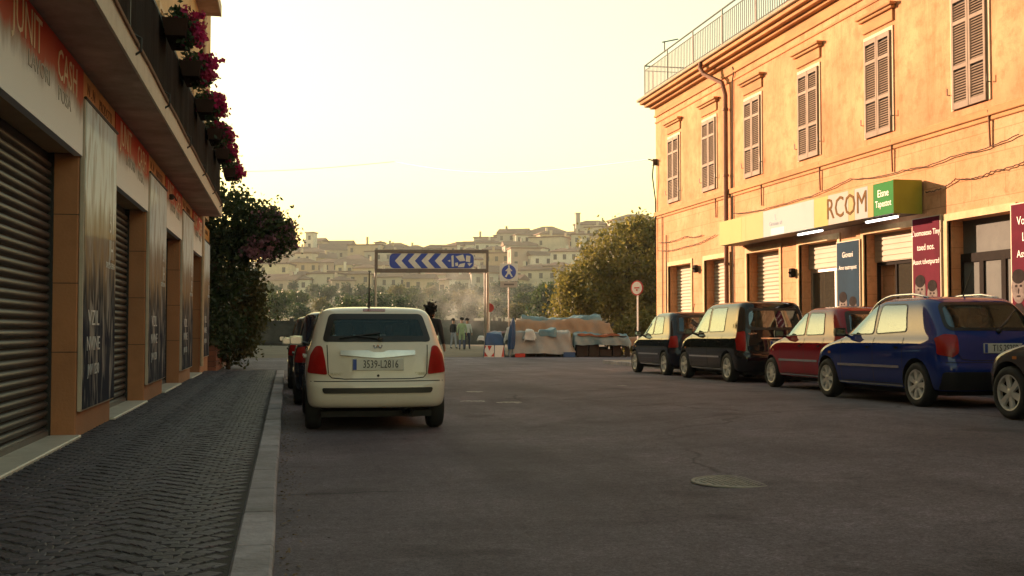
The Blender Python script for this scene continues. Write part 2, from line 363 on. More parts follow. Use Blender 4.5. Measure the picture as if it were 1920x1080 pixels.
mb = LB(); mb.box((-13, -12, -.05), (-2.62, 32.19, 14)); mb.box((-2.62, -12, 4.22), (WX, 32.2, 14)); mb.box((-2.62, -12, 3.09), (WX - .02, 32.2, 4.0))
mb.build('wall', ochre)
for a, b in PIL:
    mb = LB(); mb.box((-2.62, a, .05), (WX, b, 3.088)); pil = mb.build('pillar', brown, bevel=.012)
    for z in (1.0, 1.72, 2.44):           # stone joints
        mb = LB(); mb.box((-2.5, a - .002, z), (WX + .002, b + .002, z + .008)); mb.build('joint', DARK, pil)
sill_m = pm('marble_sill', (.50,.47,.41), .5, .15, 4, dirt=(.3,.26,.2), dscale=3, damt=.5)
slat_m = pm('shutter_slat', (.048,.044,.045), .5, .35, 3, metal=.4, stretch=(1,.3,4), dirt=(.05,.045,.04), dscale=2, damt=.5, objrand=.1)
for a, b in OPEN[1:]:
    mb = LB(); mb.box((-2.62, a, .05), (WX + .06, b, .145)); mb.build('door_sill', sill_m, bevel=.01)
    mb = LB(); mb.box((-2.63, a + .01, .145), (-2.45, b - .01, 3.08)); sh = mb.build('shutter', DARK)
    z = .15; mesh = None
    while z < 3.0:
        if mesh is None:
            m2 = MB(); n = 6                # curved slat profile
            prof = [(.0, 0), (.028, .012), (.040, .035), (.034, .062), (.012, .077), (.0, .080)]
            L_ = b - a - .02
            m2.add([(x, yy, zz) for yy in (-L_/2, L_/2) for x, zz in prof], [(i, i+1, n+i+1, n+i) for i in range(n-1)] + [tuple(range(n)), tuple(range(n, 2*n))])
            o = m2.build('slat', slat_m, sh, smooth=True, angle=.9); mesh = o.data
        else: o = link('slat', mesh, sh)
        o.location = (-2.45 + 6, (a + b)/2 - 10, z); z += .092
    mb = LB(); mb.box((-2.46, a + .01, .145), (-2.405, b - .01, .20)); mb.build('bottom_rail', pm('rail_grey', (.16,.15,.14), .5, .2, 5, metal=.5), sh)
    for yy in (a + .02, b - .05):
        mb = LB(); mb.box((-2.48, yy, .145), (-2.39, yy + .03, 3.08)); mb.build('guide_rail', DARK, sh)
# painted sign band above the shops
def sign_mat():
    m = bpy.data.materials.new('shop_sign_print'); m.use_nodes = True; N, L = nodes_of(m); b = N['Principled BSDF']; tc = N.new('ShaderNodeTexCoord')
    sp = N.new('ShaderNodeSeparateXYZ'); L.new(tc.outputs['Object'], sp.inputs[0])
    n = N.new('ShaderNodeTexNoise'); n.inputs['Scale'].default_value = 2.2; n.inputs['Detail'].default_value = 7; n.inputs['Roughness'].default_value = .65
    mp = N.new('ShaderNodeMapping'); mp.inputs['Scale'].default_value = (1, 1, .35); L.new(tc.outputs['Object'], mp.inputs[0]); L.new(mp.outputs[0], n.inputs['Vector'])
    a = N.new('ShaderNodeMath'); a.operation = 'MULTIPLY_ADD'; a.inputs[1].default_value = .55; L.new(n.outputs[0], a.inputs[0]); L.new(sp.outputs['Z'], a.inputs[2])
    cr = N.new('ShaderNodeValToRGB'); mr = N.new('ShaderNodeMapRange'); mr.inputs[1].default_value = 3.09; mr.inputs[2].default_value = 4.25; L.new(a.outputs[0], mr.inputs[0]); L.new(mr.outputs[0], cr.inputs[0])
    e = cr.color_ramp.elements; e[0].position = 0; e[0].color = (.78,.78,.76,1); e[1].position = 1; e[1].color = (.42,.035,.02,1)
    for p, c in ((.48, (.72,.72,.69,1)), (.56, (.52,.51,.49,1)), (.62, (.40,.33,.28,1)), (.70, (.42,.10,.06,1))): x = e.new(p); x.color = c
    L.new(cr.outputs[0], b.inputs['Base Color']); b.inputs['Roughness'].default_value = .75; b.inputs['Specular IOR Level'].default_value = .2; return m
sgm = sign_mat(); orange_m = pm('orange_panel', (.52,.25,.06), .6, .25, 3, dirt=(.30,.16,.07), dscale=2, damt=.7)
cream_l = pm('faded_letters', (.62,.52,.36), .7, .2, 5); brown_l = pm('brown_letters', (.16,.07,.03), .7, .2, 5); grey_l = pm('grey_letters', (.36,.35,.32), .7, .2, 6); white_l = pm('pale_letters', (.74,.73,.67), .6, .1, 5)
def wtext(name, s, size, m, y, z, x, sx=1.0, parent=None, vert=False):
    M = frame((x + 6, y - 10, z), (0, -1, 0), (0, 0, 1), (-1, 0, 0))
    M = Matrix.Translation((x + 6, y - 10, z)) @ Matrix(((0,0,1,0),(1,0,0,0),(0,1,0,0),(0,0,0,1)))
    return text_obj(name, s, size, m, M, parent or shop, sx=sx)
for i, (a, b) in enumerate(OPEN):
    a2 = max(a, -11)
    mb = LB(); mb.box((WX - .05, a2 - .02, 3.06), (WX + .03, b + .02, 3.97)); sp_ = mb.build('sign_panel', sgm)
    if b > 7:
        w = b - a
        wtext('lettering', 'JUNIT', .44, cream_l, a + w * .27, 3.76, WX + .033, .95, sp_)
        wtext('lettering', 'CASH', .42, cream_l, a + w * .76, 3.73, WX + .033, .95, sp_)
        wtext('lettering', 'LAVORI', .20, grey_l, a + w * .40, 3.50, WX + .033, 1.3, sp_)
        wtext('lettering', 'POSA', .20, grey_l, a + w * .72, 3.46, WX + .033, 1.3, sp_)
for a, b in PIL[1:]:
    mb = LB(); mb.box((WX - .05, a + .02, 3.55), (WX + .02, b - .02, 3.97)); sp_ = mb.build('orange_panel', orange_m)
    wtext('lettering', 'N . N', .18, brown_l, a + .55, 3.83, WX + .023, 1.2, sp_); wtext('lettering', 'PRODOTTI', .17, brown_l, a + 1.55, 3.81, WX + .023, 1.1, sp_)
    mb = LB(); mb.box((WX - .04, a + .02, 3.09), (WX + .006, b - .02, 3.55)); mb.build('lintel_panel', brown)
# balcony
bal = None
mb = LB(); mb.box((WX - .2, -12, 3.985), (-1.60, 28.2, 4.225)); bal = mb.build('balcony', conc, bevel=.01)
mb = LB(); mb.box((-1.602, -12, 3.98), (-1.575, 28.22, 4.235)); mb.build('balcony_edge', fascia_m, bal)
mb = LB(); mb.tube([(-1.56, y, 4.25 + .008 * math.sin(y * 2)) for y in lin(-12, 28.1, 60)], .022, 6); mb.build('edge_pipe', pm('brown_pipe', (.17,.085,.05), .6, .2, 8), bal)
iron_b = pm('black_ironwork', (.02,.019,.018), .6, .2, 10)
mb = LB()
for y in lin(-11, 28.1, 28): mb.box((-1.66, y - .018, 4.22), (-1.625, y + .018, 5.26))
mb.box((-1.67, -12, 5.24), (-1.615, 28.15, 5.29)); mb.box((-1.655, -12, 4.30), (-1.63, 28.15, 4.33))
mb.box((-2.15, 28.10, 5.24), (-1.64, 28.14, 5.29)); mb.build('railing', iron_b, bal)
screen_m = pm('dark_screen_cloth', (.020,.015,.013), .95, .35, 2, spec=.03, stretch=(1,6,.4), bump=.5, bscale=12, dirt=(.045,.032,.026), dscale=2.5, damt=.6)
mb = LB(); ys = lin(-12, 28.08, 260)
vs = [(-1.615 + .018 * math.sin(y * 7.1) + .012 * math.sin(y * 17 + z), y, z) for y in ys for z in (4.30, 4.6, 4.9, 5.22)]
mb.add(vs, [(j*4+i, j*4+i+1, (j+1)*4+i+1, (j+1)*4+i) for j in range(259) for i in range(3)])
mb.build('railing_screen', screen_m, bal, smooth=True)
for y in (12.2, 15.1, 18.4, 21.7, 24.6, 27.2):
    mb = LB(); mb.tube([(-1.58, y, 4.12), (-1.52, y, 4.16), (-1.52, y + .02, 4.30), (-1.60, y, 4.34)], .014, 6); mb.build('bracket', iron_b, bal)
# upper floor doors with pale shutters, upper balcony
shut_m = pm('beige_shutter', (.50,.36,.22), .7, .15, 4)
for y in (13.8, 19.2, 24.8):
    mb = LB(); mb.box((WX - .02, y, 4.23), (WX + .05, y + 1.2, 6.7)); d = mb.build('balcony_door', shut_m, bevel=.01)
    for k in range(24): pass
    mb = LB()
    for k in range(40): mb.obox(Matrix.Translation((WX + .055, y + .6, 4.35 + k * .057)) @ Matrix.Rotation(.5, 4, 'Y'), (.05, 1.04, .012))
    mb.build('louvre', shut_m, d)
mb = LB(); mb.box((WX - .2, -12, 8.95), (-1.66, 28.3, 9.22)); ub = mb.build('upper_balcony', conc, bevel=.01)
mb = LB(); mb.box((-1.662, -12, 8.945), (-1.635, 28.32, 9.23)); mb.build('upper_balcony_edge', fascia_m, ub)
mb = LB(); mb.box((-1.72, -12, 10.1), (-1.67, 28.2, 10.15))
for y in lin(-11, 28, 90): mb.box((-1.70, y - .01, 9.2), (-1.68, y + .01, 10.12))
mb.build('upper_railing', iron_b, ub)
mb = LB(); mb.tube([(-2.10, 29.3, z) for z in (.3, 3, 6, 9, 13.5)], .045, 8); mb.build('drain_pipe', pm('pale_pipe', (.40,.30,.2), .6, .2, 6))
mb = LB(); mb.lathe([(.02,-.02),(.05,.0),(.06,.05),(.03,.08)], Matrix.Translation((WX + .07, 21.2, 3.62)), 12); mb.tube([(WX, 21.2, 3.62), (WX + .12, 21.2, 3.66), (WX + .16, 21.2, 3.58)], .015, 6); mb.build('lamp_hook', iron_b)
# ---- glossy poster boards on the pillars
def poster_mat():
    m = bpy.data.materials.new('poster_print_sky_sheen'); m.use_nodes = True; N, L = nodes_of(m); b = N['Principled BSDF']; tc = N.new('ShaderNodeTexCoord')
    sp = N.new('ShaderNodeSeparateXYZ'); L.new(tc.outputs['Object'], sp.inputs[0])
    mp = N.new('ShaderNodeMapping'); mp.inputs['Scale'].default_value = (1, 2.6, .30); L.new(tc.outputs['Object'], mp.inputs[0])
    n = N.new('ShaderNodeTexNoise'); n.inputs['Scale'].default_value = 1.6; n.inputs['Detail'].default_value = 5; n.inputs['Roughness'].default_value = .6; n.inputs['Distortion'].default_value = .5; L.new(mp.outputs[0], n.inputs['Vector'])
    a = N.new('ShaderNodeMath'); a.operation = 'MULTIPLY_ADD'; a.inputs[1].default_value = 1.5; L.new(n.outputs[0], a.inputs[0]); L.new(sp.outputs['Z'], a.inputs[2])
    mr = N.new('ShaderNodeMapRange'); mr.inputs[1].default_value = .75; mr.inputs[2].default_value = 4.15; L.new(a.outputs[0], mr.inputs[0])
    cr = N.new('ShaderNodeValToRGB'); L.new(mr.outputs[0], cr.inputs[0]); e = cr.color_ramp.elements
    e[0].position = .0; e[0].color = (.018,.020,.036,1); e[1].position = 1; e[1].color = (.62,.74,.80,1)  # pale top end: sky reflection painted into the print colour
    for p, c in ((.28, (.022,.024,.042,1)), (.33, (.09,.085,.09,1)), (.36, (.030,.03,.04,1)), (.45, (.16,.12,.09,1)), (.5, (.30,.21,.12,1)), (.58, (.26,.20,.15,1)), (.64, (.36,.33,.28,1)), (.70, (.66,.72,.72,1))): x = e.new(p); x.color = c
    mp2 = N.new('ShaderNodeMapping'); mp2.inputs['Scale'].default_value = (1, 4.5, .9); L.new(tc.outputs['Object'], mp2.inputs[0])
    n5 = N.new('ShaderNodeTexNoise'); n5.inputs['Scale'].default_value = 1.3; n5.inputs['Detail'].default_value = 6; n5.inputs['Distortion'].default_value = 1.0; L.new(mp2.outputs[0], n5.inputs['Vector'])
    r5 = N.new('ShaderNodeMapRange'); r5.inputs[1].default_value = .52; r5.inputs[2].default_value = .64; r5.inputs[4].default_value = .75; L.new(n5.outputs[0], r5.inputs[0])
    m5 = N.new('ShaderNodeMix'); m5.data_type = 'RGBA'; L.new(r5.outputs[0], m5.inputs[0]); L.new(cr.outputs[0], m5.inputs[6]); m5.inputs[7].default_value = (.34,.31,.28,1)
    L.new(m5.outputs[2], b.inputs['Base Color']); b.inputs['Roughness'].default_value = .9; b.inputs['Specular IOR Level'].default_value = .03; b.inputs['Coat Weight'].default_value = .07; b.inputs['Coat Roughness'].default_value = .05
    w = N.new('ShaderNodeTexNoise'); w.inputs['Scale'].default_value = 1.4; w.inputs['Detail'].default_value = 2; L.new(mp.outputs[0], w.inputs['Vector'])
    bp = N.new('ShaderNodeBump'); bp.inputs['Strength'].default_value = .12; bp.inputs['Distance'].default_value = .02; L.new(w.outputs[0], bp.inputs['Height']); L.new(bp.outputs[0], b.inputs['Normal']); L.new(bp.outputs[0], b.inputs['Coat Normal'])
    return m
pom = poster_mat(); frame_m = pm('poster_frame', (.42,.36,.30), .5, .15, 6)
plabs = ['tall glossy poster board on the pillar nearest the viewer', 'tall glossy poster board on the second shop pillar', 'tall glossy poster board on the third shop pillar', 'narrow poster board on the last shop pillar beside the pipe']
for i, (a, b) in enumerate(PIL[1:]):
    a2, b2 = a + .03, b - .06
    if i == 3: a2, b2 = a + .35, b - .3
    p = thing('poster_board', (WX, (a2 + b2)/2, .38 if i < 3 else .5), plabs[i], 'poster', 'poster boards on the shop pillars')
    w = (b2 - a2)/2; hh = 3.30 if i < 3 else 3.05
    mb = MB(); mb.box((.004, -w, 0), (.05, w, hh)); mb.build('backing', frame_m, p, bevel=.006)
    mb = MB(); mb.box((.05, -w + .03, .02), (.058, w - .01, hh - .02)); pr = mb.build('print', pom, p)
    mb = MB(); mb.tube([(.05, -w, hh + .005), (.06, w, hh + .005)], .018, 6); mb.build('top_bar', BLACK, p)
    T = lambda y, z: Matrix.Translation((.0605, y, z)) @ Matrix(((0,0,1,0),(1,0,0,0),(0,1,0,0),(0,0,0,1)))
    lt = pm('poster_white_ink', (.50,.50,.52), .4, .25, 10)
    text_obj('lettering', 'VZIL', .24, lt, T(-w*.42, .98), pr, .003, sx=1.5); text_obj('lettering', 'NVINE', .22, lt, T(-w*.42, .70), pr, .003, sx=1.35)
    text_obj('lettering', 'JNV 1230', .17, lt, T(-w*.40, .42), pr, .003, sx=1.1)
    text_obj('lettering', '51', .34, lt, T(w*.66, 2.12), pr, .003, sx=1.0); text_obj('lettering', 'JH', .34, lt, T(w*.66, 1.80), pr, .003, sx=1.0); text_obj('lettering', 'DELLA SERA', .10, lt, T(w*.6, 1.62), pr, .003, sx=1.2)
# ---- flower boxes hung outside the balcony railing
fl_leaf = leafm('flower_leaf', (.018,.035,.014), (.04,.06,.02)); fl_pet = leafm('magenta_petal', (.26,.010,.055), (.50,.03,.15), .45)
def leaves(n, size, sampler, seed, flat=.0, aspect=.55):
    """n leaf-shaped faces placed by sampler(rng, n) -> points, as numpy arrays"""
    g = np.random.default_rng(seed); P = sampler(g, n); n = len(P)
    d = g.normal(size=(n, 3)); d[:, 2] *= (1 - flat); d /= np.linalg.norm(d, axis=1)[:, None]
    e = g.normal(size=(n, 3)); e -= d * np.sum(e * d, axis=1)[:, None]; e /= np.linalg.norm(e, axis=1)[:, None]
    s = size * g.uniform(.6, 1.3, size=(n, 1)); a = d * s; b = e * s * aspect
    nrm = np.cross(d, e) * s * .18
    V = np.stack([P - a, P + b + nrm, P + a, P - b + nrm], axis=1).reshape(-1, 3)
    F = np.arange(4 * n).reshape(n, 4)
    return V, F
def leaf_mesh(name, V, F, mat):
    me = bpy.data.meshes.new(name); me.vertices.add(len(V)); me.vertices.foreach_set('co', V.astype(np.float32).ravel())
    nf, k = F.shape; me.loops.add(nf * k); me.loops.foreach_set('vertex_index', F.astype(np.int32).ravel())
    me.polygons.add(nf); me.polygons.foreach_set('loop_start', (np.arange(nf) * k).astype(np.int32)); me.polygons.foreach_set('loop_total', np.full(nf, k, np.int32))
    me.update(calc_edges=True); me.materials.append(mat); return me
def blob_sampler(blobs, clump=.22, per=28, shell=.55):
    """points in clumps spread over ellipsoid blobs: (cx,cy,cz,rx,ry,rz,weight)"""
    def f(g, n):
        w = np.array([b[6] for b in blobs], float); w /= w.sum(); nc = max(1, n // per)
        idx = g.choice(len(blobs), nc, p=w); B = np.array([b[:6] for b in blobs])[idx]
        d = g.normal(size=(nc, 3)); d /= np.linalg.norm(d, axis=1)[:, None]
        rr = shell + (1 - shell) * g.uniform(0, 1, (nc, 1)) ** .7
        C = B[:, :3] + d * rr * B[:, 3:6]
        return (C[:, None, :] + g.normal(size=(nc, per, 3)) * clump * g.uniform(.6, 1.25, (nc, 1, 1))).reshape(-1, 3)
    return f
boxm = pm('planter_plastic', (.03,.016,.013), .9, .2, 6, spec=.04)
ords = ['nearest', 'second nearest', 'third', 'fourth', 'fifth', 'farthest']
for i, D in enumerate((14.6, 16.9, 19.7, 22.5, 25.0, 28.0)):
    y = (D + .28) / .98
    p = thing('flower_box', (-1.42, y, 5.0), ords[i] + ' magenta flower box hung on the balcony railing', 'flower box', 'flower boxes on the balcony')
    mb = MB(); L_ = .42; mb.add([(-.13,-L_,0),(.11,-L_,0),(.11,L_,0),(-.13,L_,0),(-.17,-L_-.03,.22),(.15,-L_-.03,.22),(.15,L_+.03,.22),(-.17,L_+.03,.22)], [(0,3,2,1),(4,5,6,7),(0,1,5,4),(1,2,6,5),(2,3,7,6),(3,0,4,7)])
    mb.build('box', boxm, p)
    mb = MB(); mb.tube([(-.19,-.25,.28),(-.1,-.25,.24)], .01, 5); mb.tube([(-.19,.25,.28),(-.1,.25,.24)], .01, 5); mb.build('hook', iron_b, p)
    V, F = leaves(620, .045, blob_sampler([(0,0,.26,.20,.40,.14,1), (.12,0,.08,.16,.36,.14,.6)], .05, 14), 20 + i)
    link('leaves', leaf_mesh('leaves', V, F, fl_leaf), p)
    V, F = leaves(760, .040, blob_sampler([(.10,0,.26,.22,.32,.15,1.2), (.20,0,.13,.14,.28,.13,.7)], .04, 18), 50 + i, aspect=.9)
    link('flowers', leaf_mesh('flowers', V, F, fl_pet), p)
# ================================================================== RIGHT CORNER BUILDING
BX = 11.76; BY1 = 34.7; BY0 = -8.0; BZ = .06
YW = lambda px: Ywall(px, BX)
def facade_mat():
    m = bpy.data.materials.new('orange_plaster'); m.use_nodes = True; N, L = nodes_of(m); b = N['Principled BSDF']; tc = N.new('ShaderNodeTexCoord')
    def noise(sc, det=6, rough=.65, st=(1,1,1)):
        mp = N.new('ShaderNodeMapping'); mp.inputs['Scale'].default_value = st; L.new(tc.outputs['Object'], mp.inputs[0])
        n = N.new('ShaderNodeTexNoise'); n.inputs['Scale'].default_value = sc; n.inputs['Detail'].default_value = det; n.inputs['Roughness'].default_value = rough; L.new(mp.outputs[0], n.inputs['Vector']); return n.outputs[0]
    def rng(s, a, b_, c=0., d=1.):
        r = N.new('ShaderNodeMapRange'); r.inputs[1].default_value = a; r.inputs[2].default_value = b_; r.inputs[3].default_value = c; r.inputs[4].default_value = d; L.new(s, r.inputs[0]); return r.outputs[0]
    def mix(f, a, c):
        x = N.new('ShaderNodeMix'); x.data_type = 'RGBA'; L.new(f, x.inputs[0])
        for s, q in ((6, a), (7, c)):
            if isinstance(q, tuple): x.inputs[s].default_value = (*q, 1)
            else: L.new(q, x.inputs[s])
        return x.outputs[2]
    c = mix(rng(noise(.55), .36, .62), (.60,.265,.14), (.73,.39,.215))
    c = mix(rng(noise(2.6, 8, .75), .47, .72, 0, .75), c, (.36,.155,.07))
    c = mix(rng(noise(1.5, 6, .7, (1, 1.6, .16)), .50, .70, 0, .65), c, (.40,.18,.08))       # rain streaks
    sp = N.new('ShaderNodeSeparateXYZ'); L.new(tc.outputs['Object'], sp.inputs[0])
    low = rng(sp.outputs['Z'], 4.7, 4.95, 1, 0)                                            # lower storey: paler wash on block courses
    c2 = mix(rng(noise(.8, 7), .35, .65), (.71,.42,.245), (.60,.29,.145)); c2 = mix(rng(noise(5, 8, .8), .50, .72, 0, .8), c2, (.36,.19,.09))
    br = N.new('ShaderNodeTexBrick'); br.offset = .5; br.inputs['Scale'].default_value = 1; br.inputs['Brick Width'].default_value = .95; br.inputs['Row Height'].default_value = .38; br.inputs['Mortar Size'].default_value = .008; br.inputs['Mortar Smooth'].default_value = .3
    br.inputs['Color1'].default_value = (1,1,1,1); br.inputs['Color2'].default_value = (.90,.88,.86,1); br.inputs['Mortar'].default_value = (.66,.58,.50,1)
    cx = N.new('ShaderNodeCombineXYZ'); L.new(sp.outputs['Y'], cx.inputs[0]); L.new(sp.outputs['Z'], cx.inputs[1]); L.new(cx.outputs[0], br.inputs['Vector'])
    mm = N.new('ShaderNodeMix'); mm.data_type = 'RGBA'; mm.blend_type = 'MULTIPLY'; mm.inputs[0].default_value = .8; L.new(c2, mm.inputs[6]); L.new(br.outputs[0], mm.inputs[7])
    c = mix(low, c, mm.outputs[2]); L.new(c, b.inputs['Base Color']); b.inputs['Roughness'].default_value = .92; b.inputs['Specular IOR Level'].default_value = .2
    bp = N.new('ShaderNodeBump'); bp.inputs['Strength'].default_value = .5; bp.inputs['Distance'].default_value = .02; L.new(noise(9, 8, .7), bp.inputs['Height']); L.new(bp.outputs[0], b.inputs['Normal'])
    return m
plaster = facade_mat()
mould_m = pm('moulding_plaster', (.52,.27,.115), .9, .25, 2, stretch=(1,.4,1), dirt=(.28,.13,.06), dscale=1.5, damt=.6, bump=.2)
trim_m = pm('pale_surround', (.68,.50,.28), .85, .2, 3, dirt=(.42,.26,.13), dscale=2, damt=.5)
hall = thing('corner_building', (BX, BY1, BZ), 'sunlit orange two-storey building with shuttered windows on the right', 'building')
class HB(MB):
    def build(s, name, mats, parent=None, **k):
        s.v = [(x - BX, y - BY1, z - BZ) for x, y, z in s.v]; return MB.build(s, name, mats, parent or hall, **k)
def hmat(y, z, x=BX): return Matrix.Translation((x - BX, y - BY1, z - BZ))
OP = [(YW(b), YW(a)) for a, b in ((1254,1297), (1322,1368), (1402,1463), (1500,1573), (1622,1714), (1780,1902))]
pitch = OP[4][0] - OP[5][0]
OP += [(OP[5][0] - pitch * k, OP[5][1] - pitch * k) for k in (1, 2)]
# wall: core, piers between the openings, wall above
mb = HB(); mb.box((BX + .42, BY0, BZ), (27, BY1 - .005, 8.4)); mb.box((BX, BY0, 3.2), (BX + .425, BY1, 8.45)); 
edges = [BY1] + [v for a, b in OP for v in (b, a)] + [BY0]
for i in range(0, len(edges), 2): mb.box((BX, edges[i+1], BZ), (BX + .425, edges[i], 3.2))
mb.build('wall', plaster)
# mouldings
def band(name, x, z0, z1, mat=mould_m, ext=None, wrap=True):
    e = BX - x
    mb = HB(); mb.box((x, BY0, z0), (BX + .003, BY1 + e, z1))
    if wrap: mb.box((BX + .003, BY1, z0 + .001), (27, BY1 + e - .002, z1 - .001))
    return mb.build(name, mat, bevel=.012)
band('string_course', BX - .07, 4.88, 5.02); band('string_course', BX - .035, 4.80, 4.876)
band('moulding', BX - .03, 7.92, 7.98); band('moulding', BX - .05, 8.12, 8.20); band('frieze', BX - .025, 8.20, 8.42)
band('cornice', BX - .16, 8.42, 8.50); band('cornice', BX - .30, 8.50, 8.60); band('cornice', BX - .42, 8.60, 8.70)
band('roof_edge', BX - .50, 8.702, 8.78, pm('stone_edge', (.40,.33,.24), .9, .25, 3, dirt=(.25,.2,.14), damt=.6))
mb = HB(); mb.box((BX - .3, BY0, 8.78), (27, BY1 + .3, 8.84)); mb.build('roof', pm('roof_slab', (.30,.25,.2), .9, .2, 2))
# roof terrace railing
rail_m = pm('grey_railing', (.10,.098,.095), .5, .2, 6, metal=.5)
mb = HB(); X = BX - .28; z1 = 9.88
for z in (9.88, 9.72, 8.95): mb.tube([(X, BY0, z), (X, BY1 + .28, z)], .022 if z > 9.8 else .014, 6); mb.tube([(X, BY1 + .28, z), (24, BY1 + .28, z)], .022 if z > 9.8 else .014, 6)
y = BY1 + .28
while y > 8: mb.tube([(X, y, 8.8), (X, y, 9.72)], .013, 5); y -= .13
for y in lin(BY1 + .28, 6, 14): mb.tube([(X, y, 8.8), (X, y, 9.9)], .02, 6)
for x in lin(X + .14, 20, 58): mb.tube([(x, BY1 + .28, 8.8), (x, BY1 + .28, 9.72)], .013, 5)
mb.build('terrace_railing', rail_m)
mb = HB(); mb.tube([(X + 1.3, BY1 - .5, 8.8), (X + 1.2, 30, 9.55), (X + 1.1, 22, 9.8), (X + 1.0, 12, 9.8)], .05, 6); mb.tube([(X + 1.0, BY1 - .5, 9.2), (X + 1.0, BY1 - 4, 9.3)], .03, 6)
for y in (BY1 - .6, 31, 27, 23, 18): mb.tube([(X + 1.15, y, 8.8), (X + 1.15, y, 9.65)], .03, 6)
mb.build('awning_frame', pm('rusty_frame', (.30,.17,.11), .7, .3, 6))
mb = HB(); mb.tube([(X, 33.0, 9.85), (X, 33.0, 10.2)], .02, 6); mb.tube([(X - .05, 33.05, 10.18), (X + .3, 32.6, 10.18)], .018, 6); mb.build('antenna', BLACK)
# upper windows with closed louvred shutters
shm = pm('grey_brown_shutter', (.27,.205,.155), .75, .2, 4, dirt=(.20,.13,.09), dscale=3, damt=.5); wfr = pm('window_frame_pale', (.70,.58,.40), .8, .15, 4)
WY = [(YW(b), YW(a)) for a, b in ((1255,1277), (1322,1344), (1401,1430), (1503,1540), (1632,1676), (1796,1860))]
WY += [(WY[5][0] - 3.05 * k, WY[5][1] - 3.05 * k) for k in (1, 2)]
for i, (a, b) in enumerate(WY):
    c = (a + b)/2; w = .50; z0, z1 = 5.16, 7.20
    mb = HB()
    for (ya, yb, za, zb) in ((c - w - .07, c - w, z0, z1 + .07), (c + w, c + w + .07, z0, z1 + .07), (c - w, c + w, z1, z1 + .07)): mb.box((BX - .025, ya, za), (BX + .002, yb, zb))
    win = mb.build('window', wfr)
    mb = HB(); mb.box((BX - .014, c - w, z0 + .002), (BX + .003, c + w, z1 - .002)); mb.build('reveal', DARK, win)
    for s in (-1, 1):
        y0, y1 = (c - w + .005, c - .008) if s < 0 else (c + .008, c + w - .005)
        mb = HB(); f = .055
        rails = [(z0 + .01, z0 + .12), (z0 + .72, z0 + .79), (z1 - .52, z1 - .45), (z1 - .11, z1 - .01)] 
        mb.box((BX - .062, y0, z0 + .01), (BX - .024, y0 + f, z1 - .01)); mb.box((BX - .062, y1 - f, z0 + .01), (BX - .024, y1, z1 - .01))
        for za, zb in rails: mb.box((BX - .060, y0 + f, za), (BX - .026, y1 - f, zb))
        leaf = mb.build('shutter_leaf', shm, win)
        mb = HB(); z = z0 + .14
        while z < z1 - .12:
            if not any(za - .02 < z < zb + .02 for za, zb in rails): mb.obox(Matrix.Translation((BX - .043, (y0 + y1)/2, z)) @ Matrix.Rotation(-.75, 4, 'Y'), (.046, y1 - y0 - 2*f, .010))
            z += .048
        leaf2 = mb.build('louvres', shm, win); leaf2['kind'] = 'stuff'
    mb = HB(); mb.box((BX - .10, c - .66, 7.60), (BX + .003, c + .66, 7.66)); mb.box((BX - .15, c - .70, 7.66), (BX + .003, c + .70, 7.72)); mb.box((BX - .04, c - .6, 7.36), (BX + .003, c + .6, 7.60)); mb.build('hood', mould_m, win, bevel=.012)
    for s in (-1, 1):
        mb = HB(); mb.tube([(BX - .03, c + s * (w + .09), z0 + .3), (BX - .09, c + s * (w + .09), z0 + .3), (BX - .09, c + s * (w + .09), z0 + .42)], .012, 5); mb.build('shutter_catch', BLACK, win)
    if i > 0 :
        mb = HB(); mb.tube([(BX - .06, a - .06, 4.98), (BX - .045, a - .06, 4.85), (BX - .03, a - .06, 4.35)], .018, 6); mb.build('streak_rod', pm('streak_rust', (.22,.10,.05), .8, .3, 8), win)  # thin rod added in place of the stain streak below the string course
# downpipe
pipe_m = pm('rusty_downpipe', (.20,.085,.05), .65, .25, 6, metal=.2)
y = YW(1370)
mb = HB(); mb.tube([(BX - .44, y + 1.0, 8.72), (BX - .46, y + .98, 8.55), (BX - .40, y + .85, 8.35), (BX - .16, y + .1, 7.95), (BX - .11, y, 7.6), (BX - .11, y, .15)], .062, 8)
for z in (1.2, 3.0, 5.4, 7.2): mb.lathe([(.06,-.03),(.082,-.03),(.082,.03),(.06,.03)], Matrix.Translation((BX - .11, y, z)), 10, cap=False)
mb.build('downpipe', pipe_m, smooth=True, angle=.7)
mb = HB(); mb.tube([(BX - .03, y - .32, 8.3), (BX - .04, y - .42, 8.15), (BX - .03, y - .30, 7.9), (BX - .03, y - .26, 5), (BX - .03, y - .26, .2)], .018, 5); mb.build('cable', BLACK)
# cables slung along the wall
def sag(pts, amp, n=60, x=BX - .035, seed=0):
    q = random.Random(seed); out = []
    for i in range(n + 1):
        t = i / n; k = t * (len(pts) - 1); j = min(int(k), len(pts) - 2); u = k - j
        y = pts[j][0] * (1-u) + pts[j+1][0] * u; z = pts[j][1] * (1-u) + pts[j+1][1] * u
        out.append((x - .02 * q.random(), y, z - amp * math.sin(u * math.pi) + q.uniform(-.012,.012)))
    return out
def zw(px, py): D = FPX * BX / (math.cos(YAW) * (px - 538)); return (616 - py) * D / FPX + H
cab = pm('old_cable', (.07,.035,.02), .8, .3, 10)
for k, pts in enumerate(([(1380,400),(1480,380),(1600,335),(1700,318),(1800,290),(1920,250)], [(1742,360),(1800,335),(1870,320),(1960,285)], [(1238,470),(1290,462),(1345,440)], [(1238,455),(1290,443),(1320,440)])):
    mb = HB(); mb.tube(sag([(YW(a), zw(a, b)) for a, b in pts], .05, 60, seed=k), .011, 5); mb.build('cable', cab)
mb = HB(); yv = YW(1244); mb.tube([(BX - .03, yv, z) for z in (.3, 3, 5)] , .016, 5); yv = YW(1252); mb.tube([(BX - .04, yv, z) for z in (.3, 2, 4.2)], .02, 5); mb.build('cable', cab)
yv = BY1 - .1
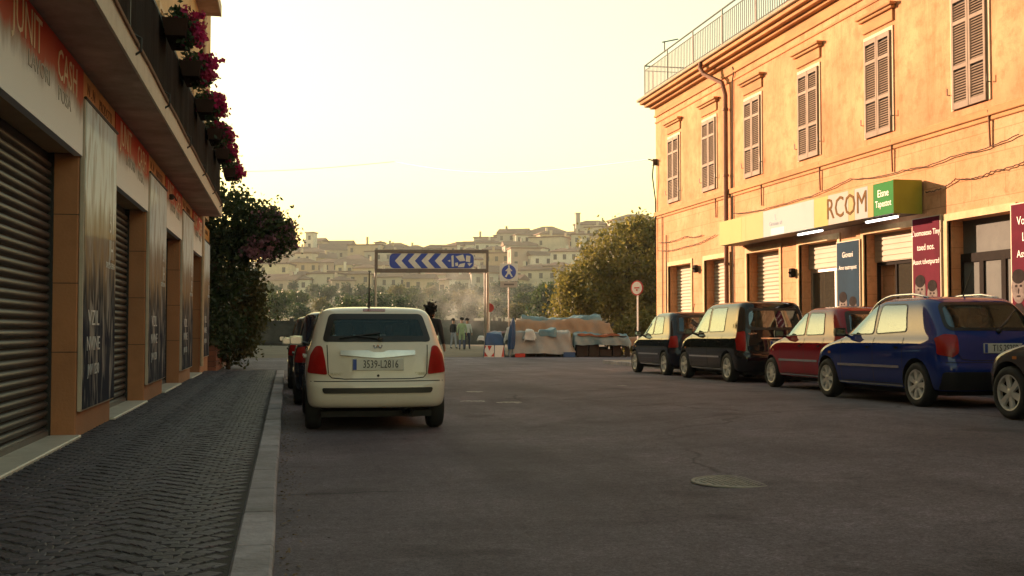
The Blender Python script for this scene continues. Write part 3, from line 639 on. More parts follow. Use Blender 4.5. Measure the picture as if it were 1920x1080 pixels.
mb = HB(); mb.box((BX - .16, yv - .06, 6.55), (BX, yv + .06, 6.75)); mb.tube([(BX - .1, yv, 6.7), (BX - .3, yv, 6.74)], .02, 6); mb.tube([(BX - .12, yv, 6.6), (BX - .16, yv, 6.2), (BX - .05, yv + .02, 5.4), (BX - .06, yv + .02, 3.5)], .022, 5); mb.build('cable_bracket', BLACK)
# ground-floor openings
roller_m = pm('pale_roller', (.50,.45,.35), .7, .1, 4, dirt=(.36,.30,.21), dscale=2, damt=.4)
frost = pm('frosted_pane', (.13,.14,.135), .6, .2, 2, spec=.1); dark_fr = pm('dark_frame', (.022,.018,.016), .8, .2, 6, spec=.08); alu = pm('aluminium', (.45,.44,.41), .4, .1, 6, metal=.7)
SHOPGLASS = glassm('shop_glass', (.55,.56,.5), .5, .02, 1.55, (.05,.045,.035))
for i, (a, b) in enumerate(OP):
    # plaster surround, slightly proud
    mb = HB()
    for (ya, yb, za, zb) in ((a - .11, a, .1, 3.2), (b, b + .11, .1, 3.2), (a - .11, b + .11, 3.2, 3.33)): mb.box((BX - .03, ya, za), (BX + .05, yb, zb))
    op = mb.build('opening_surround', trim_m)
    if i < 3:
        mb = HB(); mb.box((BX + .30, a, .1), (BX + .40, b, 3.2)); sh = mb.build('roller_shutter', roller_m)
        z = .12; mesh = None
        while z < 3.15:
            if mesh is None:
                m2 = MB(); n = 5; L_ = b - a - .02; prof = [(0,0),(-.022,.012),(-.03,.04),(-.022,.068),(0,.08)]
                m2.add([(x, yy, zz) for yy in (-L_/2, L_/2) for x, zz in prof], [(k, k+1, n+k+1, n+k) for k in range(n-1)] + [tuple(range(n)), tuple(range(n, 2*n))]); o = m2.build('slat', roller_m, sh, smooth=True, angle=.9); mesh = o.data
            else: o = link('slat', mesh, sh)
            o.location = (.30, (a + b)/2 - BY1, z - BZ); z += .1
    elif i in (3, 4):
        mb = HB(); mb.box((BX + .24, a, 2.62), (BX + .40, b, 3.2)); rb = mb.build('roller_shutter', roller_m)
        for k in range(5):
            mb = HB(); mb.box((BX + .225, a + .01, 2.63 + k*.11), (BX + .243, b - .01, 2.63 + k*.11 + .085)); mb.build('slat', roller_m, rb, bevel=.008)
        mid = a + (b - a) * (.36 if i == 3 else .60)
        mb = HB()
        for ya, yb in ((a, a + .06), (b - .06, b), (mid - .03, mid + .03)): mb.box((BX + .28, ya, .12), (BX + .34, yb, 2.62))
        mb.box((BX + .281, a, 2.55), (BX + .339, b, 2.62)); mb.box((BX + .281, a, .12), (BX + .339, b, .3)); fr = mb.build('shop_front', dark_fr if i == 4 else alu)
        for ya, yb in ((a + .06, mid - .03), (mid + .03, b - .06)):
            if i == 4 and ya > mid: continue
            mb = HB(); mb.box((BX + .305, ya, .3), (BX + .315, yb, 2.55)); mb.build('pane', SHOPGLASS, fr)
            mb = HB(); mb.box((BX + .36, ya, .3), (BX + .37, yb, 2.5)); mb.build('blind', frost, fr)
    else:
        mb = HB(); mb.box((BX + .3, a, 2.55), (BX + .4, b, 3.2)); rb = mb.build('transom', frost)
        mb = HB(); n = 3; ww = (b - a) / n
        for k in range(n + 1): yy = a + k * ww; mb.box((BX + .24, max(a, yy - .06), .12), (BX + .31, min(b, yy + .06), 2.55))
        mb.box((BX + .241, a, 2.44), (BX + .309, b, 2.60)); mb.box((BX + .241, a, .12), (BX + .309, b, .4)); fr = mb.build('door_frame', dark_fr)
        for k in range(n):
            mb = HB(); mb.box((BX + .27, a + k*ww + .06, .4), (BX + .285, a + (k+1)*ww - .06, 2.44)); mb.build('pane', frost, fr)
for py_, pz in ((YW(1310), 2.98), (YW(1492), 2.55)):
    mb = HB(); mb.box((BX - .14, py_ - .08, pz - .1), (BX - .028, py_ + .08, pz + .12)); mb.tube([(BX - .1, py_, pz), (BX - .2, py_ - .05, pz + .02)], .03, 6); mb.build('wall_lamp', dark_fr, bevel=.02)
# ---- long coloured shop sign box over the entrance
SX = BX - .62; sy0 = Ywall(1678, SX); sy1 = Ywall(1350, SX); sz0, sz1 = 3.42, 4.04
sg = thing('shop_sign_box', (BX, sy0, sz0), 'long yellow, white and green shop sign box lettered RCOM on the orange building', 'shop sign')
Ls = sy1 - sy0; hs = sz1 - sz0
mb = MB(); mb.box((-.60, .02, .0), (-.035, Ls, hs)); mb.build('box', pm('sign_box_metal', (.14,.10,.07), .6, .2, 4), sg)
mb = MB(); mb.box((-.62, 0, -.01), (-.03, .018, hs + .01)); mb.build('end_panel', pm('yellow_green_panel', (.30,.32,.05), .8, .1, 3, spec=.1), sg)
segs = [(0, .085, (.06,.24,.08)), (.085, .11, (.46,.38,.18)), (.11, .17, (.46,.48,.48)), (.17, .20, (.47,.41,.22)), (.20, .30, (.47,.47,.44)), (.30, .375, (.47,.46,.20)), (.375, .68, (.46,.52,.54)), (.68, .80, (.49,.46,.25)), (.80, .83, (.48,.46,.25)), (.83, 1.0, (.49,.48,.24))]
for k, (a, b, c) in enumerate(segs):
    mb = MB(); mb.box((-.622, a*Ls + .004, 0), (-.60, b*Ls - .004, hs)); mb.build('sign_panel', pm('sign_colour_%d' % k, c, .9, .12, 1.5, spec=.04, dirt=tuple(v*.75 for v in c), dscale=1.5, damt=.4), sg)
ST = lambda y, z: Matrix.Translation((-.6245, y, z)) @ Matrix(((0,0,-1,0),(-1,0,0,0),(0,1,0,0),(0,0,0,1)))
text_obj('lettering', 'RCOM', .62, pm('gold_brown_letters', (.19,.11,.05), .9, .3, 8, spec=.04), ST(.21*Ls, hs*.5), sg, .01, sx=.95)
text_obj('lettering', 'Eisne', .20, WHITE, ST(.043*Ls, hs*.66), sg, .004, sx=1.0); text_obj('lettering', 'Tapestot', .18, WHITE, ST(.043*Ls, hs*.34), sg, .004, sx=.9)
text_obj('lettering', 'L', .2, pm('blue_letters', (.06,.14,.30), .5, .1, 5), ST(.60*Ls, hs*.68), sg, .004); text_obj('lettering', 'Giovanna srl', .14, MATS['blue_letters'], ST(.60*Ls, hs*.45), sg, .004)
mb = MB(); mb.box((-.6238, .545*Ls, .01), (-.618, .63*Ls, hs*.28)); mb.build('blue_strip', pm('pale_blue_panel', (.12,.24,.36), .5, .1, 4), sg)
tube_m = emitm('lit_tube', (1.0,.95,.88), 2.2)
for (px, lab) in ((1655, 'lit fluorescent tube above the open shop door'), (1520, 'lit fluorescent tube above the shop window')):
    yc = Ywall(px, SX + .15); l = thing('tube_lamp', (SX + .15, yc, 3.36), lab, 'lamp', 'fluorescent tubes under the sign box')
    mb = MB(); mb.box((-.03, -.62, .02), (.03, .62, .058)); mb.build('housing', WHITE, l)
    mb = MB(); mb.tube([(0,-.58,0),(0,.58,0)], .022, 8); mb.build('tube', tube_m, l)
# ---- posters on the piers
def person_poster(name, a, b, z0, z1, base, lines, lab):
    p = thing(name, (BX, (a+b)/2, z0), lab, 'poster', 'posters on the orange building'); w = (b - a)/2; h = z1 - z0
    mb = MB(); mb.box((-.06, -w, 0), (-.002, w, h)); mb.build('backing', pm('poster_edge', (.55,.45,.32), .6, .1, 5), p)
    mb = MB(); mb.box((-.066, -w + .03, .03), (-.058, w - .03, h - .02)); pr = mb.build('print', pm(name + '_print_' + lab[:5].strip(), base, .8, .3, 1.4, spec=.1), p)
    T = lambda y, z, d: Matrix.Translation((-d, y, z)) @ Matrix(((0,0,-1,0),(-1,0,0,0),(0,1,0,0),(0,0,0,1)))
    for k, (s, sz) in enumerate(lines): text_obj('lettering', s, sz, WHITE, T(0, h - .3 - k * .27, .068), pr, .003, sx=.9)
    skin = pm('poster_skin', (.22,.19,.18), .85, .35, 7, spec=.1, dirt=(.05,.035,.035), dscale=6, damt=.8); coat = pm('poster_coat', (.03,.026,.026), .9, .3, 5, spec=.04)
    for s, hz, sc in ((1, h - 1.38, 1.2), (-1, h - 1.46, 1.08)):
        def ell(cy, cz, ry, rz, n=20): return [(cy + ry*math.cos(2*math.pi*t/n), cz + rz*math.sin(2*math.pi*t/n)) for t in range(n)]
        mb = MB(); mb.prism(ell(-s*w*.42, hz, .15*sc, .22*sc), T(0, 0, .0672), .003); mb.build('figure', skin, pr)
        mb = MB(); mb.prism(ell(-s*w*.42 + .0, hz + .15*sc, .14*sc, .10*sc), T(0, 0, .0692), .002); mb.build('figure', pm('poster_hair', (.03,.025,.025), .9, .3, 9, spec=.04), pr)
        mb = MB(); mb.prism([(-s*w*.42 - .2, hz - 1.1), (-s*w*.42 + .2, hz - 1.1), (-s*w*.42 + .19, hz - .42), (-s*w*.42 + .07, hz - .26), (-s*w*.42 - .07, hz - .26), (-s*w*.42 - .19, hz - .42)], T(0, 0, .0680), .003); mb.build('figure', coat, pr)
        ink = pm('poster_ink', (.04,.03,.03), .9, .3, 9, spec=.04)
        for ex, ez, rx, rz_ in ((-.05*sc, .02*sc, .03*sc, .018*sc), (.05*sc, .02*sc, .03*sc, .018*sc), (0, -.05*sc, .014*sc, .04*sc), (0, -.12*sc, .045*sc, .014*sc)):
            mb = MB(); mb.prism(ell(-s*w*.42 + ex, hz + ez, rx, rz_, 10), T(0, 0, .0704), .0015); mb.build('figure', ink, pr)
person_poster('wall_poster', YW(1618), YW(1574), .75, 3.12, (.012,.040,.075), [('Giovani', .17), ('Amo teatropost', .13)], 'blue poster of two figures left of the open shop door')
person_poster('wall_poster', YW(1771), YW(1717), .75, 3.34, (.11,.006,.022), [("L'uomosexo Tiny", .15), ('toed nos.', .17), ('Assot tdvetpurzd', .14)], 'maroon poster of two faces right of the open shop door')
person_poster('wall_poster', YW(1955), YW(1903), .75, 3.30, (.11,.006,.026), [('Vost', .2), ('L', .2), ('Assot', .17)], 'maroon poster cut off by the right edge of the photo')
# overhead wire from the building to the left
w0 = Vector((BX - .3, yv, 6.74)); w1 = at(740, 303, 60); w2 = at(300, 318, 70); mb = MB()
mb.tube([w0.lerp(w1, t) - Vector((0,0,.5*math.sin(t*math.pi))) for t in lin(0, 1, 24)] + [w1.lerp(w2, t) - Vector((0,0,.3*math.sin(t*math.pi))) for t in lin(.1, 1, 10)], .011, 5)
tag(mb.build('overhead_wire', BLACK), 'thin dark wire strung across the sky from the orange building', 'wire')
# ================================================================== CARS  (local: x right, y forward from the rear bumper, z up)
def paint(name, c, flake=.0, rough=.35):
    return pm(name, c, .7, .06, 3, coat=1.0, coatr=.03, metal=0, spec=0.0)
GLASS = glassm('car_glass', (.62,.72,.70), .55, .005, 2.3)
TINT = glassm('tinted_glass', (.5,.6,.62), .4, .005, 2.0)
RUB = pm('tyre_rubber', (.014,.014,.015), .8, .2, 12, bump=.2)
REDL = pm('red_lens', (.30,.008,.007), .3, .3, 9, coat=.3, spec=.2); BRAKE = pm('brake_lens', (.22,.015,.01), .2, .1, 9, coat=.6)
ALLOY = pm('wheel_silver', (.56,.56,.55), .35, .12, 8, metal=.35); MIR = pm('mirror_glass', (.85,.88,.9), .02, 0, 5, metal=1)
PLATE = pm('plate_white', (.60,.59,.55), .5, .06, 8); PBLUE = pm('plate_blue', (.02,.06,.30), .5, .1, 8); INK = pm('plate_ink', (.015,.015,.02), .5, .1, 8)
SEAT = pm('seat_cloth', (.05,.055,.06), .9, .2, 8); GAP = pm('panel_gap', (.010,.009,.009), .9, .1, 8)
ORANGE_L = pm('clear_lens', (.55,.55,.52), .15, .2, 9, coat=.8)

def half_loop(w, yr, yf, rr, rf, bow_r, bow_f):
    pts = []; wr, wf = w - rr, w - rf
    for k in (0, .4, .8): pts.append((-wr * k, yr))
    for a in (0, 30, 60, 90): pts.append((-wr - rr * math.sin(R(a)), yr + rr - rr * math.cos(R(a))))
    n = 9
    for i in range(1, n): t = i / n; pts.append((-w, yr + rr + (yf - rf - yr - rr) * t))
    for a in (90, 60, 30, 0): pts.append((-wf - rf * math.sin(R(a)), yf - rf + rf * math.cos(R(a))))
    for k in (.8, .4, 0): pts.append((-wf * k, yf))
    out = []
    for x, y in pts:
        u = (x / w) ** 2; ty = (y - yr) / (yf - yr)
        y += bow_r * u * max(0, 1 - ty * 3) - bow_f * u * max(0, 1 - (1 - ty) * 3)
        out.append((x, y))
    return out
def car_body_mesh(c):
    L, w, h, zb, cl = c['L'], c['w'], c['h'], c['belt'], c.get('clear', .21)
    g = h - zb; tt = c['tail']; yc = L - c['hood']; ws = c['screen']; dr = c.get('nose', .20)
    lv = [(cl, .14, L - .2, w*.84, .12, .2, 0), (cl + .025, .07, L - .1, w*.93, .18, .3, 0), (.35, .018, L - .02, w*.975, .2, .38, 0), (.50, 0, L, w*.985, .2, .4, 0),
          (.585, .012, L - .004, w*.99, .2, .42, .02), (.622, .045, L - .02, w*.992, .2, .42, .05), (.78, .055, L - .05, w*1.0, .2, .45, .10),
          (zb - .06, .085, L - .13, w*.978, .2, .5, dr), (zb, .10 + tt*.02, yc + .05, w*.935, .2, .5, -.01),
          (zb + .36*g, .10 + .30*tt, yc - .34*ws, w*.885, .2, .42, 0), (zb + .72*g, .10 + .68*tt, yc - .74*ws, w*.825, .2, .36, 0),
          (zb + .90*g, .10 + .93*tt, yc - ws - .04, w*.76, .18, .3, 0), (zb + .972*g, .10 + 1.0*tt + .09, yc - ws - .16, w*.64, .16, .28, 0), (zb + 1.0*g, .10 + tt + .42, yc - ws - .5, w*.34, .1, .18, 0)]
    rings = []
    for (z, yr, yf, ww, rr, rf, drop) in lv:
        hp = half_loop(ww, yr, yf, min(rr, ww*.45), min(rf, ww*.55), c.get('bow', .07), .22)
        full = hp + [(-x, y) for x, y in hp[-2:0:-1]]
        ring = []
        for x, y in full:
            t = sstep((y - yc + .1) / (L - yc + .0)); ring.append(Vector((x, y, z - drop * t)))
        rings.append(ring)
    n = len(rings[0]); vs = [p for r_ in rings for p in r_]; fs = []
    for i in range(len(rings) - 1):
        for k in range(n): fs.append((i*n+k, i*n+(k+1)%n, (i+1)*n+(k+1)%n, (i+1)*n+k))
    fs.append(tuple(range(n))[::-1]); top = len(vs); o = (len(rings)-1)*n
    ctr = sum(rings[-1], Vector()) / n; vs.append(ctr + Vector((0, 0, .006)))
    for k in range(n): fs.append((o+k, o+(k+1)%n, top))
    me = bpy.data.meshes.new('body'); me.from_pydata([tuple(p) for p in vs], [], fs)
    bm = bmesh.new(); bm.from_mesh(me); bmesh.ops.recalc_face_normals(bm, faces=bm.faces); bm.to_mesh(me); bm.free()
    return me
def rpoly(pts, r=.05, n=4):
    out = []; m = len(pts)
    for i in range(m):
        p = Vector(pts[i]); a = Vector(pts[i-1]) - p; b = Vector(pts[(i+1) % m]) - p
        rr = r[i] if isinstance(r, (list, tuple)) else r
        d = min(rr, a.length*.45, b.length*.45); A = p + a.normalized()*d; B = p + b.normalized()*d
        for k in range(n + 1):
            t = k / n; out.append(tuple((A*(1-t)*(1-t) + p*2*t*(1-t) + B*t*t)))
    return out
def grow(poly, d):
    P = [Vector(p) for p in poly]; m = len(P); area = sum(P[i].x*P[(i+1)%m].y - P[(i+1)%m].x*P[i].y for i in range(m)); s = 1 if area > 0 else -1
    out = []
    for i in range(m):
        t = (P[(i+1)%m] - P[i-1]); t = t.normalized() if t.length > 1e-9 else Vector((1,0)); out.append((P[i].x + t.y*d*s, P[i].y - t.x*d*s))
    return out
def inset(poly, d):
    P = [Vector(p) for p in poly]; m = len(P); area = sum(P[i].x*P[(i+1)%m].y - P[(i+1)%m].x*P[i].y for i in range(m)); s = 1 if area > 0 else -1; out = []
    for i in range(m):
        a = (P[i] - P[i-1]).normalized(); b = (P[(i+1)%m] - P[i]).normalized(); na = Vector((-a.y, a.x))*s; nb = Vector((-b.y, b.x))*s
        bis = (na + nb); k = d / max(.3, bis.dot(na)); out.append((P[i].x + bis.x*k, P[i].y + bis.y*k))
    return out
AX = {'L': (lambda u, v: Vector((-3, u, v)), Vector((1,0,0))), 'R': (lambda u, v: Vector((3, u, v)), Vector((-1,0,0))), 'B': (lambda u, v: Vector((u, -3, v)), Vector((0,1,0))), 'F': (lambda u, v: Vector((u, 8, v)), Vector((0,-1,0))), 'T': (lambda u, v: Vector((u, v, 4)), Vector((0,0,-1)))}
class Car:
    def __init__(s, c, name, loc, label, paintm, rz=0, group='parked cars'):
        s.c = c; s.root = thing(name, loc, label, 'car', group, rz); s.paint = paintm
        me = car_body_mesh(c); tmp = bpy.data.objects.new('tmp', me); COL.objects.link(tmp)
        md = tmp.modifiers.new('s', 'SUBSURF'); md.levels = 2; md.render_levels = 2
        dg = bpy.context.evaluated_depsgraph_get(); sm = bpy.data.meshes.new_from_object(tmp.evaluated_get(dg)); bpy.data.objects.remove(tmp)
        bm = bmesh.new(); bm.from_mesh(sm)
        if bm.calc_volume(signed=True) < 0: bmesh.ops.reverse_faces(bm, faces=bm.faces); bm.to_mesh(sm)
        s.bvh = BVHTree.FromBMesh(bm); bm.free(); s.smooth = sm
        s.cut = MB(); s.cuts = []
    def hit(s, side, u, v, off=0):
        f, d = AX[side]; o = f(u, v); loc, nrm, i, dist = s.bvh.ray_cast(o, d)
        if loc is None: loc, nrm, i, dist = s.bvh.find_nearest(o + d*2.5)
        if nrm.dot(d) > 0: nrm = -nrm
        return loc + nrm * off, nrm
    def decal(s, name, poly, side, off, mat, parent=None, step=.09, skirt=0.0):
        bm = bmesh.new(); f = bm.faces.new([bm.verts.new((u, v, 0)) for u, v in poly])
        us = [p[0] for p in poly]; vs = [p[1] for p in poly]
        for lo, hi, ax in ((min(us), max(us), 0), (min(vs), max(vs), 1)):
            k = lo + step
            while k < hi - .01:
                co = Vector((k,0,0)) if ax == 0 else Vector((0,k,0)); no = Vector((1,0,0)) if ax == 0 else Vector((0,1,0))
                bmesh.ops.bisect_plane(bm, geom=bm.verts[:] + bm.edges[:] + bm.faces[:], plane_co=co, plane_no=no); k += step
        if skirt:
            ed = [e for e in bm.edges if e.is_boundary]; r = bmesh.ops.extrude_edge_only(bm, edges=ed)
            low = {g for g in r['geom'] if isinstance(g, bmesh.types.BMVert)}
        else: low = set()
        for v in bm.verts:
            p, n = s.hit(side, v.co.x, v.co.y, 0); v.co = p + n * (off if v not in low else off - skirt)
        bmesh.ops.recalc_face_normals(bm, faces=bm.faces)
        me = bpy.data.meshes.new(name); bm.to_mesh(me); bm.free(); me.materials.append(mat)
        # outward facing
        d = AX[side][1]
        if sum((p.normal.dot(d) for p in me.polygons)) > 0: me.flip_normals()
        return link(name, me, parent or s.root, smooth=True, angle=.8)
    def ring(s, name, outer, inner, side, off, mat, parent=None):
        K = 6
        dn = lambda q: [(q[i][0]*(1-t/K) + q[(i+1)%len(q)][0]*t/K, q[i][1]*(1-t/K) + q[(i+1)%len(q)][1]*t/K) for i in range(len(q)) for t in range(K)]
        outer, inner = dn(outer), dn(inner); n = len(outer); vs = []
        for poly in (outer, [((a[0]+b[0])/2, (a[1]+b[1])/2) for a, b in zip(outer, inner)], inner):
            vs += [s.hit(side, u, v, off)[0] for u, v in poly]
        mb = MB(); mb.add(vs, [(k*n+i, k*n+(i+1)%n, (k+1)*n+(i+1)%n, (k+1)*n+i) for k in range(2) for i in range(n)])
        return mb.build(name, mat, parent or s.root, smooth=True)
    def line(s, pts, side, wd=.009, off=.0025, mat=None, name='panel_gap', parent=None, n=10):
        P = []
        for a, b in zip(pts[:-1], pts[1:]):
            for k in range(n): t = k/n; P.append((a[0]*(1-t)+b[0]*t, a[1]*(1-t)+b[1]*t))
        P.append(pts[-1]); vs = []; m = len(P)
        for i, p in enumerate(P):
            a, b = P[max(0, i-1)], P[min(m-1, i+1)]; t = Vector((b[0]-a[0], b[1]-a[1])).normalized()
            for sg in (-1, 1): vs.append(s.hit(side, p[0] - t.y*wd/2*sg, p[1] + t.x*wd/2*sg, off)[0])
        mb = MB(); mb.add(vs, [(2*i, 2*i+1, 2*i+3, 2*i+2) for i in range(m-1)]); return mb.build(name, mat or GAP, parent or s.root)
    def cutter(s, poly, axis, a, b):
        n = len(poly); f = (lambda u, v, k: (k, u, v)) if axis == 'x' else (lambda u, v, k: (u, k, v))
        mb = MB(); mb.add([f(u, v, a) for u, v in poly] + [f(u, v, b) for u, v in poly], [tuple(range(n))[::-1], tuple(range(n, 2*n))] + [(i, (i+1)%n, n+(i+1)%n, n+i) for i in range(n)])
        s.cuts.append(mb)
    def finish_body(s):
        me = s.smooth; me.materials.clear(); me.materials.append(s.paint); me.materials.append(DARK)
        me.polygons.foreach_set('use_smooth', [True]*len(me.polygons)); me.polygons.foreach_set('material_index', [0]*len(me.polygons))
        ob = bpy.data.objects.new('body', me); COL.objects.link(ob); tmp = []
        for mb in s.cuts:
            mb.m = [1]*len(mb.m); c = mb.build('cutter', [s.paint, DARK]); tmp.append(c)
            bm = bmesh.new(); bm.from_mesh(c.data); bmesh.ops.remove_doubles(bm, verts=bm.verts, dist=.0008)
            if bm.calc_volume(signed=True) < 0: bmesh.ops.reverse_faces(bm, faces=bm.faces)
            bm.to_mesh(c.data); bm.free()
            md = ob.modifiers.new('b', 'BOOLEAN'); md.operation = 'DIFFERENCE'; md.object = c; md.solver = 'EXACT'; md.use_self = False
        dg = bpy.context.evaluated_depsgraph_get(); m2 = bpy.data.meshes.new_from_object(ob.evaluated_get(dg))
        bpy.data.objects.remove(ob)
        for c in tmp: bpy.data.objects.remove(c)
        m2.set_sharp_from_angle(angle=.7); o = link('body', m2, s.root); o.name = 'body'; return o
    def wheel(s, x, y, r, side, style=7, wd=.19):
        M = Matrix.Translation((x, y, r)) @ Matrix.Rotation(R(90) * (-1 if side < 0 else 1), 4, 'Y')   # local z points outwards
        t = wd/2; ri = r * .66
        mb = MB(); mb.lathe([(ri, -t), (r*.9, -t), (r*.975, -t*.75), (r, -t*.4), (r, t*.4), (r*.975, t*.75), (r*.9, t), (r*.78, t*1.04), (ri, t*.9), (ri*.98, -t)], M, 36, cap=False)
        ty = mb.build('wheel', RUB, s.root, smooth=True, angle=.9)
        mb = MB(); mb.lathe([(ri*1.01, t*.80), (ri*1.02, t*.94), (ri*.93, t*.90), (ri*.90, t*.35)], M, 36, cap=False)
        mb.lathe([(.0, t*.86), (ri*.16, t*.86), (ri*.25, t*.78), (ri*.27, t*.4)], M, 20, cap=False)
        for k in range(style):
            a = 2*math.pi*k/style + .2; A = M @ Matrix.Rotation(a, 4, 'Z')
            w0, w1 = ri*.12, (ri*.19 if style <= 7 else ri*.08)
            v = [A @ Vector(p) for p in ((ri*.2,-w0,t*.80),(ri*.2,w0,t*.80),(ri*.95,w1,t*.84),(ri*.95,-w1,t*.84),(ri*.2,-w0*1.2,t*.5),(ri*.2,w0*1.2,t*.5),(ri*.95,w1*1.2,t*.5),(ri*.95,-w1*1.2,t*.5))]
            mb.add(v, [(0,1,2,3),(0,4,5,1),(1,5,6,2),(2,6,7,3),(3,7,4,0)])
        mb.build('rim', ALLOY, ty, smooth=True, angle=.6)
        mb = MB(); mb.lathe([(0, t*.3), (ri*.95, t*.3)], M, 24); mb.build('brake_disc', DARK, ty)
    def mirror(s, y, z, side, mat=None, w=.17):
        p, n = s.hit('L' if side < 0 else 'R', y, z); x = abs(p.x); S = side
        mb = MB(); a = Vector((S*(x - .02), y, z + .0)); b = Vector((S*(x + .09), y - .02, z + .03)); mb.tube([a, b], .022, 8)
        arm = mb.build('mirror', BLACK, s.root)
        bm = bmesh.new(); bmesh.ops.create_cube(bm, size=1); bmesh.ops.scale(bm, vec=(w, .10, .125), verts=bm.verts)
        for v in bm.verts:
            if v.co.y > 0: v.co.x *= .72; v.co.z *= .72
        bmesh.ops.subdivide_edges(bm, edges=bm.edges[:], cuts=1, use_grid_fill=True, smooth=.12)
        me = bpy.data.meshes.new('housing'); bm.to_mesh(me); bm.free(); me.materials.append(mat or BLACK)
        C = Vector((S*(x + .07 + w/2), y - .02, z + .055)); me.transform(Matrix.Translation(C)); link('housing', me, arm, smooth=True, angle=1.0)
        mb = MB(); pl = rpoly([(-w*.42,-.046),(w*.42,-.046),(w*.42,.046),(-w*.42,.046)], .03); mb.prism(pl, Matrix.Translation(C + Vector((0,-.068,0))) @ Matrix.Rotation(R(90), 4, 'X'), -.004); mb.build('mirror_glass', MIR, arm)
    def handle(s, y, z, side):
        sd = 'L' if side < 0 else 'R'
        h = s.decal('door_handle', rpoly([(y-.085,z-.016),(y+.085,z-.012),(y+.085,z+.016),(y-.085,z+.02)], .015), sd, .028, s.paint, skirt=.03, step=.08)
        s.decal('handle_recess', [(y + .06*math.cos(t), z - .012 + .035*math.sin(t)) for t in lin(0, 5.9, 14)], sd, .003, GAP, h, step=.08)
    def seats(s):
        c = s.c; zb = c['belt']; g = c['h'] - zb
        for y, xs in ((c['L'] - c['hood'] - c['screen'] - .28, (-.34, .34)), (c['tail'] + .62, (-.36, 0, .36))):
            for x in xs:
                mb = MB(); mb.box((x - .2, y - .06, zb - .25), (x + .2, y + .07, zb + .10)); mb.box((x - .11, y - .05, zb + .13), (x + .11, y + .04, zb + .30)); mb.box((x - .05, y - .01, zb + .08), (x + .05, y + .01, zb + .15)); mb.build('seat', SEAT, s.root, bevel=.03, smooth=True, angle=1.2)
        mb = MB(); y = c['L'] - c['hood'] - c['screen'] + .1; mb.tube([Vector((-.34 + .18*math.cos(t), y, zb + .03 + .18*math.sin(t))) for t in lin(0, 2*math.pi, 20)], .015, 6); mb.build('steering_wheel', BLACK, s.root)
    def text(s, st, size, mat, x, z, y, parent=None, sx=1.0, depth=.004, tilt=0):
        M = Matrix.Translation((x, y, z)) @ Matrix.Rotation(-tilt, 4, 'X') @ Matrix(((1,0,0,0),(0,0,1,0),(0,1,0,0),(0,0,0,1))); M = Matrix.Translation((x, y, z)) @ Matrix.Rotation(R(90) - tilt, 4, 'X')
        return text_obj('lettering', st, size, mat, M, parent or s.root, depth, sx=sx)
    def plate(s, st, x, z, w=.52, hh=.11):
        p, n = s.hit('B', x, z); y = p.y - .022
        mb = MB(); mb.box((x - w/2, y, z - hh/2), (x + w/2, y + .03, z + hh/2)); o = mb.build('number_plate', PLATE, s.root, bevel=.004)
        mb = MB(); mb.box((x - w/2 + .006, y - .002, z - hh/2 + .006), (x - w/2 + .05, y + .01, z + hh/2 - .006)); mb.build('blue_band', PBLUE, o)
        s.text(st, hh*.95, INK, x + .03, z, y - .002, o, sx=(w - .09) / (len(st) * hh * .56)); return o
    def wiper(s, p0, p1, pivot):
        a, n = s.hit('B', *p0, .02); b, n = s.hit('B', *p1, .02); c_, n = s.hit('B', *pivot, .015)
        mb = MB(); mb.tube([c_, a.lerp(b, .45) + Vector((0,-.03,0))], .011, 6); mb.tube([a, a.lerp(b, .5) + Vector((0,-.006,0)), b], .012, 6); mb.lathe([(.03,-.01),(.03,.03),(.015,.045)], Matrix.Translation(c_) @ Matrix.Rotation(R(90), 4, 'X'), 10); mb.build('wiper', BLACK, s.root)

